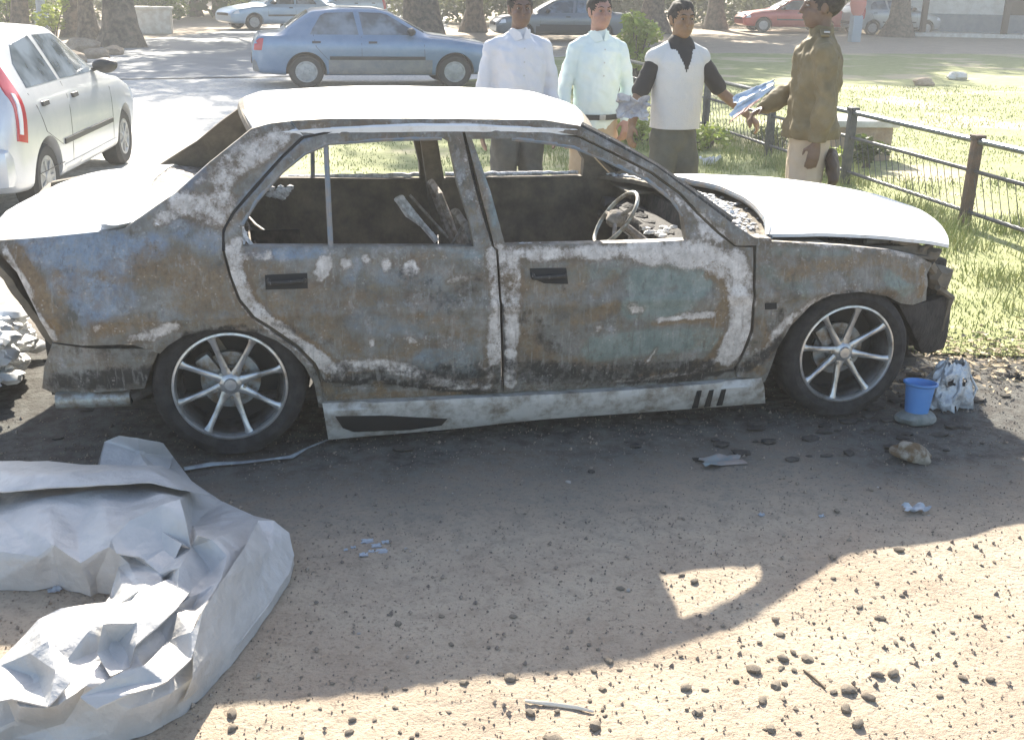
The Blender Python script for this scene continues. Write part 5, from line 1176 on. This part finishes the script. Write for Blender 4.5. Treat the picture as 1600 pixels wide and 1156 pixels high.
p4 = person(1290, -22, 6.2, R(-112), (.16, .10, .068), 'man in creased brown khaki uniform jacket and pale khaki trousers seen from behind', JK, PK,
    {-1: ((-.25, -.07, 1.15), (-.13, -.27, 1.03), (.5, 0, -1), .8), 1: ((.25, .05, 1.13), (.245, .02, .88), (-1, 0, 0), .5)}, jacket=True, build=1.17, look=R(10))
k4 = 1.0
mb = MB()
for s_ in (-1, 1): mb.box((s_ * .14, .01, 1.472 - .0), (.10, .045, .014), Matrix.Rotation(s_ * .28, 3, 'Y'), .005)
mb.build('shoulder_strap', JK, p4)
mb = MB(); mb.box((-.165, .02, 1.478), (.035, .03, .01), None, .003); mb.box((.165, .02, 1.478), (.035, .03, .01), None, .003); mb.build('shoulder_badge', HC, p4)
mb = MB(); ell(mb, [(.12, .13, .80), (.13, .15, .68), (.10, .14, .54)], [(.07, .03), (.065, .03), (.04, .02)], 14); o = remesh('holster', mb, .01, 3, mat('worn_leather', (.07, .045, .03), .6), p4); wrinkle(o, .02)
# papers passed between the two men, and the rag in the other hand
def pt(px, py, d): return CAM + ray(px, py) * (d / FPX)
PB = mat('pale_blue_paper', (.45, .54, .66), .7, c2=(.66, .70, .74), scale=14)
a, b, c, d_ = pt(1142, 184, 6.4), pt(1150, 148, 6.45), pt(1212, 124, 6.42), pt(1208, 140, 6.38)
def sheetfn(a, b, c, d_, amp, seed):
    def f(u, v):
        p = a.lerp(d_, u).lerp(b.lerp(c, u), v); return p + V((.5, -1, .6)) * amp * (nz(u * 3 + seed, v * 3, seed) + .5 * nz(u * 8, v * 8, seed))
    return f
mb = MB(); mb.add(*slab(*grid(22, 14, sheetfn(a, b, c, d_, .045, 1)), V((.001, .002, .001))))
q = [pt(1165, 175, 6.42), pt(1180, 150, 6.46), pt(1205, 128, 6.44), pt(1198, 152, 6.40)]
pp = mb.build('folded_papers', PB); tag(pp, 'crumpled pale blue papers held between the vest wearing man and the jacketed man', 'papers')
mb = MB(); mb.add(*slab(*grid(14, 6, sheetfn(pt(1138, 194, 6.45), pt(1152, 176, 6.47), pt(1200, 138, 6.44), pt(1186, 158, 6.42), .02, 5)), V((.001, .003, .001))))
mb.build('red_folder', mat('pink_red_card', (.45, .16, .14), .7, c2=(.6, .45, .42), scale=9), pp)
mb = MB(); P0 = pt(988, 170, 6.62); mb.add(*slab(*grid(22, 22, lambda u, v: P0 + V(((u - .5) * .20 + .03 * nz(u * 5, v * 5, 1), .02 * fbm(u * 4, v * 4, 3) - .05 * (v - .5) ** 2, (v - .55) * .13 + .03 * nz(u * 4, v * 4, 7) + .03 * (1 - u)))), V((0, .003, 0))))
tag(mb.build('crumpled_cloth', mat('grey_white_rag', (.5, .5, .52), .85, c2=(.3, .3, .33), scale=12)), 'small crumpled grey white cloth held low between the two middle men', 'cloth')
# ------------------------------------------------------------------ CAR COVER, folded on the ground
# outline and ridge points of the cloth: (px, py, height)
N_ = {
 'a0': (-60, 722, .03), 'a1': (0, 722, .05), 'a2': (75, 720, .07), 'a3': (152, 728, .06), 'b0': (163, 690, .07), 'b1': (185, 681, .11), 'b2': (215, 685, .12), 'b3': (255, 692, .09), 'b4': (271, 714, .02), 'b5': (262, 728, .03),
 'b6': (185, 724, .04), 'b7': (218, 706, .10), 'b8': (245, 724, .02),
 'c0': (300, 752, .03), 'c1': (345, 782, .03), 'c2': (398, 806, .04), 'c3': (425, 812, .05), 'c4': (452, 832, .03), 'c5': (459, 868, .01), 'c6': (452, 895, .01), 'c7': (420, 945, .01), 'c8': (370, 1010, .01), 'c9': (310, 1075, .01), 'c10': (280, 1098, .01),
 'c11': (235, 1128, .01), 'c12': (175, 1148, .01), 'c13': (100, 1160, .01), 'c14': (20, 1152, .01), 'c15': (-60, 1175, .01),
 'd0': (-60, 1080, .06), 'd1': (0, 1060, 0.1), 'd2': (-60, 1010, .06), 'd3': (0, 1030, 0.1), 'd4': (35, 995, 0.13), 'd5': (60, 967, 0.17), 'd6': (95, 950, 0.19), 'd7': (140, 943, 0.2), 'd8': (165, 940, .18),
 'e0': (172, 930, 0.07), 'e1': (185, 885, .07), 'e2': (200, 880, .09), 'e3': (262, 905, .08), 'e4': (245, 900, .11), 'e5': (222, 922, .14), 'e6': (280, 885, .16), 'e7': (308, 836, .20), 'e8': (330, 842, .17), 'e9': (352, 835, .14), 'e10': (355, 868, 0.14),
 'f0': (-60, 905, .0), 'f1': (0, 906, .01), 'f2': (52, 906, .01), 'f3': (85, 852, .12), 'f4': (140, 916, .01), 'f5': (150, 905, .02), 'f6': (172, 852, .13), 'f7': (172, 842, .14), 'f8': (250, 792, .17), 'f9': (280, 783, .18), 'f10': (300, 850, 0.135), 'f11': (298, 765, 0.08), 'f12': (285, 765, .11),
 'g0': (-60, 810, .10), 'g1': (0, 803, .12), 'g2': (75, 775, .15), 'g3': (150, 765, .15), 'g4': (230, 762, .15), 'g5': (75, 760, 0.11), 'g6': (180, 755, 0.12), 'g7': (235, 735, .13), 'g8': (0, 765, .09), 'g9': (-60, 770, .09), 'g10': (120, 740, .13), 'g11': (40, 745, .11), 'g12': (120, 830, .11),
 'h0': (405, 822, .09), 'h1': (385, 850, .11), 'h2': (345, 905, .13), 'h3': (310, 960, .14), 'h4': (298, 990, .14), 'h5': (265, 1025, .11), 'h6': (240, 1045, .10), 'h7': (305, 1055, .05), 'h8': (292, 1000, 0.12), 'h9': (330, 890, 0.09), 'h10': (300, 950, 0.09), 'h11': (228, 1045, .12), 'h12': (205, 1008, .16), 'h13': (210, 985, .16), 'h14': (255, 935, .16), 'h15': (275, 955, .14), 'h16': (240, 970, 0.13), 'h17': (260, 1000, 0.1),
 'i0': (195, 940, .19), 'i1': (140, 1020, .15), 'i2': (138, 985, .20), 'i3': (135, 1070, .14), 'i4': (90, 1100, .15), 'i5': (70, 1105, 0.14), 'i6': (60, 1090, 0.13), 'i7': (98, 1063, 0.15), 'i8': (100, 1035, 0.165), 'i9': (65, 1010, 0.18), 'i10': (30, 1105, 0.12), 'i11': (180, 1062, .13), 'i12': (262, 1052, .09), 'i13': (175, 1010, 0.15), 'i14': (25, 1125, 0.06), 'i15': (100, 1130, .05), 'i16': (200, 1110, 0.07), 'i17': (268, 1080, 0.07), 'i18': (50, 1060, 0.13), 'i19': (15, 1050, 0.12), 'i20': (70, 1140, .03),
 'j0': (400, 870, 0.07), 'j1': (380, 930, 0.06), 'j2': (330, 1010, 0.06), 'j3': (425, 850, .05), 'j4': (300, 820, .04), 'j5': (345, 822, .06), 'j6': (60, 870, 0.09), 'j7': (-20, 860, 0.09), 'j8': (210, 870, 0.09), 'j9': (125, 880, 0.09)}
OUT_ = ['a0', 'a1', 'a2', 'a3', 'b0', 'b1', 'b2', 'b3', 'b4', 'c0', 'c1', 'c2', 'c3', 'c4', 'c5', 'c6', 'c7', 'c8', 'c9', 'c10', 'c11', 'c12', 'c13', 'c14', 'c15', 'd0', 'd2', 'd3', 'd4', 'd5', 'd6', 'd7', 'd8', 'e0', 'e1', 'f5', 'f4', 'f3', 'f2', 'f1', 'f0', 'g0', 'g9']
CRE = ['g9 g8 g5 g6 f12 f11', 'a1 g11 g10 g7 f11', 'g1 g2 g3 g4 f8', 'g4 f9 f10', 'f9 f7', 'f7 f6 f5', 'f7 e3', 'f10 e4', 'e2 e3 e4', 'f3 g12 f7', 'e5 e6 e7 e8 e10', 'e7 j5', 'd8 i0 e5 e4', 'c3 h0 h1 h2 h3 h4 h5 h6', 'h4 h8 h7 c10', 'h6 h11 h12 h13 h14 h15', 'h13 h2', 'i0 i2 i1 i3', 'd6 i9 i8 i7', 'i3 i11 i12 h6', 'i7 i5 i4 i3', 'i6 i10', 'h9 h10', 'e8 h9', 'b1 b7 b8', 'b7 b6', 'j3 j0 j1 j2', 'i10 i6', 'h17 h16', 'i12 i17 c10', 'i10 i14', 'd3 i19 i18']
names = list(N_); idx = {n: i for i, n in enumerate(names)}
P2 = [V((N_[n][0], N_[n][1])) for n in names]; OI = [idx[n] for n in OUT_]
E2 = [(OI[i], OI[(i + 1) % len(OI)]) for i in range(len(OI))]
for c in CRE:
    q = c.split(); E2 += [(idx[a], idx[b]) for a, b in zip(q, q[1:])]
v, e, f, ov, *_ = geometry.delaunay_2d_cdt(P2, E2, [], 0, 1e-4)
pol = [tuple(P2[i]) for i in OI]; Hh = []
for i, p in enumerate(v):
    if ov[i]: Hh.append(N_[names[ov[i][0]]][2])
    else:
        ds = sorted(((P2[j] - p).length, j) for j in range(len(P2)))[:3]; Hh.append(sum(N_[names[j]][2] / (d + 1) for d, j in ds) / sum(1 / (d + 1) for d, j in ds))
bm = bmesh.new(); BV = [bm.verts.new(onZ(p[0], p[1], h + .012)) for p, h in zip(v, Hh)]
for t in f:
    c = sum((v[i] for i in t), V((0, 0))) / 3
    if pip(c, pol): bm.faces.new([BV[i] for i in t])
bmesh.ops.delete(bm, geom=[x for x in bm.verts if not x.link_faces], context='VERTS')
bmesh.ops.recalc_face_normals(bm, faces=bm.faces)
for it in range(4):
    bmesh.ops.subdivide_edges(bm, edges=bm.edges[:], cuts=1, use_grid_fill=True)
    bmesh.ops.triangulate(bm, faces=[x for x in bm.faces if len(x.verts) > 3])
    if it in (1, 2):
        bmesh.ops.smooth_vert(bm, verts=[x for x in bm.verts if not x.is_boundary], factor=.25, use_axis_x=True, use_axis_y=True, use_axis_z=True)
for x in bm.verts:
    p = x.co
    if not x.is_boundary: x.co.z += .012 * (.5 - abs(nz(p.x * 5, p.y * 5, 4))) + .006 * (.5 - abs(nz(p.x * 14 + 3, p.y * 14, 4))) - .006
    x.co.z = max(x.co.z, gh(p.x, p.y) + .012)
bs = [x for x in bm.edges if x.is_boundary]
r_ = bmesh.ops.extrude_edge_only(bm, edges=bs)
for x in r_['geom']:
    if isinstance(x, bmesh.types.BMVert): x.co.z = min(x.co.z - .005, gh(x.co.x, x.co.y) + .002)
me = bpy.data.meshes.new('car_cover'); bm.to_mesh(me); bm.free()
TC = mat('silver_grey_cover_cloth', (.43, .42, .405), .45, .1, c2=(.49, .475, .455), scale=5, bump=1.2, bscale=16)
cc = link('car_cover', me, TC); cc.location = (0, 0, 0); sharp(me, 32)
tag(cc, 'crumpled silver grey cloth car cover heaped on the dirt at the lower left', 'car cover')

def flap(name, pts, cre, amp=.004, n=3):
    P = [V((x, y)) for x, y, h in pts]; k = len(pts) - len(cre[1]) if cre[1] else len(pts)
    E = [(i, (i + 1) % k) for i in range(k)] + cre[0]
    v, e, f, ov, *_ = geometry.delaunay_2d_cdt(P, E, [], 0, 1e-4); pol = [tuple(p) for p in P[:k]]
    bm = bmesh.new(); B_ = [bm.verts.new(onZ(p[0], p[1], pts[ov[i][0]][2] if ov[i] else .1)) for i, p in enumerate(v)]
    for t in f:
        if pip(sum((v[i] for i in t), V((0, 0))) / 3, pol): bm.faces.new([B_[i] for i in t])
    bmesh.ops.recalc_face_normals(bm, faces=bm.faces)
    for it in range(n):
        bmesh.ops.subdivide_edges(bm, edges=bm.edges[:], cuts=1, use_grid_fill=True); bmesh.ops.triangulate(bm, faces=[x for x in bm.faces if len(x.verts) > 3])
        if it >= 1: bmesh.ops.smooth_vert(bm, verts=bm.verts[:], factor=.22, use_axis_x=True, use_axis_y=True, use_axis_z=True)
    for x in bm.verts: x.co.z += amp * (.5 - abs(nz(x.co.x * 8, x.co.y * 8, 6))) * 2
    bm.verts.index_update(); vs, fs = slab([x.co.copy() for x in bm.verts], [tuple(q.index for q in x.verts) for x in bm.faces], V((0, 0, -.004))); bm.free()
    return MB().add(vs, fs).build(name, TC, cc, ang=30)
# the rolled upper fold, the middle fold and the long right-hand flap
flap('folded_flap', [(-60, 720, .13), (40, 720, .14), (152, 727, .14), (255, 728, .14), (300, 752, .12), (330, 775, .10), (302, 770, .15), (285, 766, .19), (235, 755, .20), (180, 758, .20), (75, 764, .19), (0, 770, .18), (-60, 775, .18), (235, 733, .20), (120, 740, .21), (30, 745, .20)], ([(13, 14), (14, 15), (13, 7), (13, 4)], [0] * 3))
flap('folded_flap', [(172, 842, .18), (200, 815, .20), (250, 788, .23), (282, 780, .24), (292, 815, .21), (300, 858, .14), (285, 850, .17), (262, 905, .09), (218, 872, .14), (180, 865, .16), (252, 830, .17)], ([(2, 10), (10, 7), (10, 5), (0, 10)], [0]))
flap('folded_flap', [(402, 812, .12), (428, 812, .12), (452, 832, .08), (461, 868, .03), (454, 897, .02), (420, 945, .02), (370, 1010, .02), (310, 1075, .03), (284, 1098, .03), (300, 1058, .10), (300, 1000, .15), (315, 955, .18), (348, 903, .19), (384, 850, .17), (425, 860, .09), (375, 950, .08), (330, 1020, .08)], ([(1, 14), (14, 15), (15, 16), (14, 4)], [0] * 3))
flap('folded_flap', [(150, 735, .10), (163, 690, .13), (185, 681, .16), (215, 685, .17), (255, 692, .13), (271, 714, .05), (268, 735, .05), (218, 708, .10)], ([(2, 7), (3, 7), (7, 5), (7, 0)], [0]))

flap('folded_flap', [(185, 945, .22), (222, 918, .19), (262, 903, .15), (300, 925, .14), (272, 958, .17), (212, 1010, .19), (205, 1045, .14), (172, 1060, .15), (150, 1020, .18), (160, 975, .23), (215, 975, .21), (205, 935, .19), (180, 1010, .15)], ([(10, 4), (10, 0), (10, 5), (1, 11), (11, 10), (8, 12), (12, 10)], [0] * 3))
flap('folded_flap', [(-60, 1050, .14), (0, 1040, .15), (45, 1020, .19), (75, 1000, .22), (108, 1030, .20), (112, 1068, .18), (75, 1108, .17), (20, 1095, .14), (-60, 1110, .12), (60, 1060, .14), (88, 1050, .21)], ([(2, 9), (9, 6), (3, 10), (10, 6), (1, 9)], [0] * 2))
flap('folded_flap', [(262, 1000, .12), (300, 985, .19), (318, 955, .20), (300, 1030, .15), (262, 1068, .15), (205, 1085, .15), (150, 1110, .13), (120, 1090, .15), (180, 1055, .18), (225, 1040, .18), (235, 1065, .15)], ([(9, 10), (10, 4), (10, 7)], [0]))

# ------------------------------------------------------------------ SMALL THINGS ON THE GROUND
def gat(px, py): p = onZ(px, py, 0); return V((p.x, p.y, gh(p.x, p.y)))
# blue mug
p = gat(1430, 654)
pz = p.z + .045
mb = MB(); mb.lathe([(0, 0), (.048, 0), (.053, .004), (.062, .08), (.066, .125), (.078, .132), (.079, .140), (.072, .141), (.063, .128), (.058, .08), (.049, .008), (0, .008)], 36)
mb.v = [(x * 1.0, y, z * 1.0) for x, y, z in mb.v]
mg = mb.build('plastic_mug', mat('bright_blue_plastic', (.07, .22, .52), .45, c2=(.085, .25, .55), scale=5), loc=(p.x, p.y, pz)); mg.rotation_euler = (R(-4), R(3), 0)
mg.scale = (.9, .9, .95)
tag(mg, 'bright blue plastic mug standing on a flat stone beside the front wheel', 'mug')
tag(MB().blob((0, 0, .015), (.085, .065, .035), 3, .18, 1.8, 3, .6).build('flat_stone', mat('grey_green_stone', (.16, .18, .17), .9, c2=(.24, .25, .23), scale=20, bump=.6), loc=(p.x - .005, p.y - .01, p.z + .01)), 'flat grey green stone right under the blue mug', 'stone')
p = gat(1421, 712)
st = MB().blob((0, 0, .03), (.078, .05, .045), 4, .28, 1.7, 8, .5).build('broken_brick', mat('brown_pale_stone', (.13, .085, .045), .9, c2=(.30, .27, .22), scale=18, bump=.8, lo=.42, hi=.58), loc=tuple(p)); st.rotation_euler = (0, R(14), R(-15)); tag(st, 'brown and pale lump of stone just in front of the blue mug', 'stone')
# crumpled foil-like headlamp remains
p = gat(1480, 628)
mb = MB()
def cr(u, v):
    a = 2 * pi * u; z = .20 * v; r_ = .10 * (1 - .55 * v ** 2) * (1 + .35 * nz(cos(a) * 2, sin(a) * 2, z * 16)); return V((r_ * cos(a) * 1.15, r_ * sin(a) * .8, z + .025 * nz(cos(a) * 5, sin(a) * 5, z * 25)))
vs, fs = grid(48, 22, cr); fs = [f for f in fs if nz(*(V(vs[f[0]]) * 22)) < .5]; mb.add(*slab(vs, fs, V((.002, .002, 0))))
for i in range(6): a = i * 1.05; mb.tube([(.11 * cos(a), .08 * sin(a), .0), (.12 * cos(a + .4), .09 * sin(a + .4), .09), (.05 * cos(a + .8), .04 * sin(a + .8), .19)], .007, 6, jit=.8)
mb.build_ = None
o = mb.build('crumpled_lamp_shell', mat('foil_grey', (.55, .58, .60), .3, .3, c2=(.24, .25, .26), scale=14, bump=.8, lo=.4, hi=.7), loc=tuple(p)); tag(o, 'crumpled silvery lamp shell lying under the front corner of the burnt car', 'car debris')
# white ash heap at the tail of the car
mb = MB(); rnd = random.Random(9); c = onZ(10, 585, .0)
o_ = V((-.95, .85, 0))
for i in range(420):
    q = V((rnd.gauss(-.1, .16), rnd.gauss(.1, .24), 0)); h = .34 * math.exp(-(q.x ** 2) * 14 - (q.y ** 2) * 2.2); s_ = rnd.uniform(.012, .05)
    if o_.x + q.x > -.95 or o_.y + q.y < .70: continue
    mb.blob(q + V((0, 0, h * rnd.uniform(.2, 1))), (s_ * 1.4, s_ * 1.3, s_ * .7), 2, .6, 2.2, i)
o = mb.build('debris_heap', M['ashtop'], loc=tuple(o_)); tag(o, 'heap of white ashy debris behind the tail of the burnt car', 'debris heap')
# rubber strip and string by the rear wheel
mb = MB(); pts = [gat(*q) + V((0, 0, .012)) for q in ((288, 735), (330, 728), (380, 722), (430, 715), (455, 712), (480, 700), (512, 687))]; mb.tube(pts, [.012, .014, .010, .008, .016, .006, .005], 8, jit=.5, flat=.4)
tag(mb.build('torn_strip', mat('pale_strip', (.32, .35, .36), .7, c2=(.2, .21, .22), scale=15)), 'pale torn strip of trim on the dirt in front of the rear wheel', 'trim strip')
mb = MB(); pts = [gat(*q) + V((0, 0, .006)) for q in ((820, 1091), (860, 1094), (905, 1102), (928, 1107))]; mb.tube(pts, [.004, .006, .005, .003], 7, jit=.3)
tag(mb.build('dry_stick', mat('bleached_stick', (.75, .66, .52), .9)), 'pale dry stick lying on the sunlit dirt at the bottom edge', 'stick')
mb = MB(); pts = [gat(*q) + V((0, 0, .006)) for q in ((1256, 1044), (1272, 1058), (1290, 1072))]; mb.tube(pts, [.003, .004, .003], 6, jit=.3)
tag(mb.build('dark_twig', mat('dark_twig', (.12, .09, .06), .9)), 'short dark twig lying slantwise on the sunlit dirt at the lower right', 'stick')
def scrap(name, px, py, w_, d_, mt, lab, seed, cat='scrap', h=.012, grp=None):
    p = gat(px, py); vs, fs = grid(9, 9, lambda u, v: V(((u - .5) * w_ * (1 + .5 * nz(v * 3, seed)), (v - .5) * d_ * (1 + .6 * nz(u * 3, seed, 2)), h + h * 1.4 * nz(u * 3, v * 3, seed))))
    return tag(MB().add(*slab(vs, fs, V((0, 0, -.0015)))).build(name, mt, loc=tuple(p)), lab, cat, grp)
PW = mat('shard_white', (.36, .40, .44), .4, c2=(.26, .28, .31), scale=20)
for i, (x, y, s_) in enumerate([(574, 838, .030), (588, 848, .022), (596, 856, .028), (568, 864, .022), (602, 842, .018), (580, 858, .014), (552, 848, .012), (540, 853, .010)]): scrap('glass_shard', x, y, s_ * 1.3, s_, PW, 'small pale glass shard in the scattered cluster on the shaded dirt', i, 'glass shard', .003, 'cluster of pale glass shards')
scrap('flat_scrap', 1128, 718, .17, .09, mat('pale_scrap', (.20, .235, .235), .6, c2=(.28, .23, .20), scale=16), 'pale bluish flat scrap on the dirt below the side skirt vents', 3)
scrap('metal_scrap', 1430, 794, .085, .045, PW, 'shiny grey metal scrap near the right edge of the shaded dirt', 5, h=.016)
scrap('paper_scrap', 1110, 258, .2, .15, M['ashbits'], 'small white paper scrap on the grass behind the bonnet', 6, h=.06)
scrap('white_scrap', 1190, 802, .02, .018, PW, 'tiny bright white scrap above the triangular patch of sunlight', 8, h=.006)
scrap('white_scrap', 1284, 804, .018, .014, PW, 'tiny white scrap right of the triangular patch of sunlight', 12, h=.006)
scrap('white_scrap', 85, 918, .035, .03, PW, 'small white scrap in the gap between the folds of the car cover', 14, h=.006)
# stones: traced ones, then scattered ones of the same few shapes
MP = mat('dark_pebble', (.15, .12, .092), .9, c2=(.27, .225, .17), scale=30, bump=.5); MP2 = mat('pale_pebble', (.45, .42, .38), .85, c2=(.3, .27, .24), scale=30, bump=.5)
protos = [MB().blob((0, 0, .3), (1, .8, .62), 2, .3, 1.7, i * 3 + 1, .5).build('pebble', MP if i < 5 else MP2) for i in range(7)]
first = [True] * 7
def pebble(k, x, y, s_, lab, grp, pos=None):
    o = protos[k] if first[k] else protos[k].copy()
    if not first[k]: col.objects.link(o)
    first[k] = False; p = pos or gat(x, y); s_ *= .88; o.location = p; o.scale = (s_, s_ * rnd.uniform(.7, 1.1), s_ * rnd.uniform(.6, 1)); o.rotation_euler = (0, 0, rnd.uniform(0, 6)); tag(o, lab, 'pebble', grp); return o
LIT = 'dark rounded pebble lying loose on the sunlit foreground dirt'; SH = 'small pebble lying on the shaded dirt in front of the burnt car'
for i, (x, y, s_) in enumerate([(362, 1110, .022), (362, 1132, .016), (725, 1063, .015), (797, 1054, .02), (782, 1048, .012), (829, 1106, .018), (928, 1042, .014), (951, 1028, .017), (930, 1130, .022), (865, 1152, .028), (545, 1138, .015), (550, 1120, .012), (942, 1070, .014), (1085, 906, .018), (1066, 893, .012), (1036, 888, .012), (1405, 858, .02), (1301, 868, .014),
     (1302, 902, .011), (1343, 945, .014), (1376, 962, .02), (1212, 962, .017), (1220, 985, .016), (1224, 1024, .018), (1240, 1014, .014), (1262, 1024, .022), (1178, 1044, .024), (1212, 1068, .022), (1226, 1062, .016), (1072, 1073, .018), (1102, 1075, .012), (1192, 1092, .02), (1092, 1112, .014), (1205, 1136, .02), (1325, 1074, .024), (1358, 1084, .022), (1322, 1102, .022), (1341, 1128, .022), (1303, 1076, .013), (1372, 1050, .02), (1396, 1048, .022), (1505, 1056, .016), (1548, 1058, .015), (1150, 1062, .012), (1400, 1000, .012), (1410, 926, .011), (1528, 958, .013), (1470, 1080, .012), (1000, 1155, .014), (1525, 850, .012)]):
    pebble(i % 5, x, y, s_, LIT, 'pebbles on the sunlit dirt')
n = 0
while n < 150:
    x, y = rnd.uniform(280, 1590), rnd.uniform(840, 1156)
    if y < 1075 - max(0, x - 980) * .42 - 10 and not (y > 1000): continue
    pebble(rnd.randrange(5), x, y, rnd.uniform(.004, .010), LIT, 'pebbles on the sunlit dirt'); n += 1
for i, (x, y, s_) in enumerate([(622, 970, .014), (690, 958, .012), (705, 1002, .011), (802, 960, .014), (970, 915, .015), (982, 918, .010), (888, 748, .014), (1362, 762, .012), (1308, 795, .014), (1068, 806, .012), (545, 750, .012)]): pebble(i % 7, x, y, s_, SH, 'pebbles on the shaded dirt')
for i in range(80): pebble(rnd.randrange(7), rnd.uniform(480, 1590), rnd.uniform(720, 1000), rnd.uniform(.003, .008), SH, 'pebbles on the shaded dirt')
# fine grit
vs = []; fs = []
for i in range(14000):
    x = rnd.uniform(-1.5, 3.6); y = rnd.uniform(-2.1, .6); r_ = rnd.uniform(.0012, .0045) * (2.2 if i % 14 == 0 else 1); z = gh(x, y) + r_ * .5; k = len(vs); a = rnd.random()
    vs += [V((x + r_ * cos(a), y + r_ * sin(a), z)), V((x + r_ * cos(a + 2.1), y + r_ * sin(a + 2.1), z - r_ * .3)), V((x + r_ * cos(a + 4.2), y + r_ * sin(a + 4.2), z)), V((x, y, z + r_)), V((x, y, z - r_))]
    fs += [(k, k + 1, k + 3), (k + 1, k + 2, k + 3), (k + 2, k, k + 3), (k + 1, k, k + 4), (k + 2, k + 1, k + 4), (k, k + 2, k + 4)]
me = bpy.data.meshes.new('grit'); me.from_pydata(vs, [], fs); tag(link('grit', me, mat('grit', (.34, .28, .22), .9, c2=(.16, .13, .11), scale=40, glob=True), smooth=False), 'fine grit and gravel scattered over the bare dirt', 'gravel', kind='stuff')
# charred fragments under the car
vs = []; mb = MB()
for i in range(170):
    x = rnd.gauss(2.55, .5) if i % 2 else rnd.uniform(-1.1, 3.1); y = rnd.uniform(-.35, .5) if i % 2 else rnd.uniform(-.2, 1.4); r_ = rnd.uniform(.008, .03)
    mb.blob((x, y, gh(x, y) + r_ * .3), (r_ * rnd.uniform(1, 2.2), r_, r_ * .5), 1, .6, 2, i)
tag(mb.build('charred_bits', M['soot']), 'charred black fragments strewn under and around the burnt car', 'charred debris', kind='stuff')
for im in list(bpy.data.meshes):
    if im.users == 0: bpy.data.meshes.remove(im)

# ------------------------------------------------------------------ GLARE VEIL, thin volume added to stand in for lens glare
hm = bpy.data.materials.new('glare_veil'); hm.use_nodes = True; n = hm.node_tree.nodes; n.remove(n['Principled BSDF'])
pv = n.new('ShaderNodeVolumePrincipled'); pv.inputs['Color'].default_value = (.93, .93, .92, 1); pv.inputs['Density'].default_value = .0032; pv.inputs['Anisotropy'].default_value = .35
hm.node_tree.links.new(pv.outputs[0], n['Material Output'].inputs['Volume'])
mb = MB(); mb.box((20, 103, 9.0), (250, 240, 20.4)); hz = mb.build('glare_veil', hm, smooth=False); tag(hz, 'thin pale veil added over the whole place to stand in for lens glare', 'glare_veil', kind='stuff')
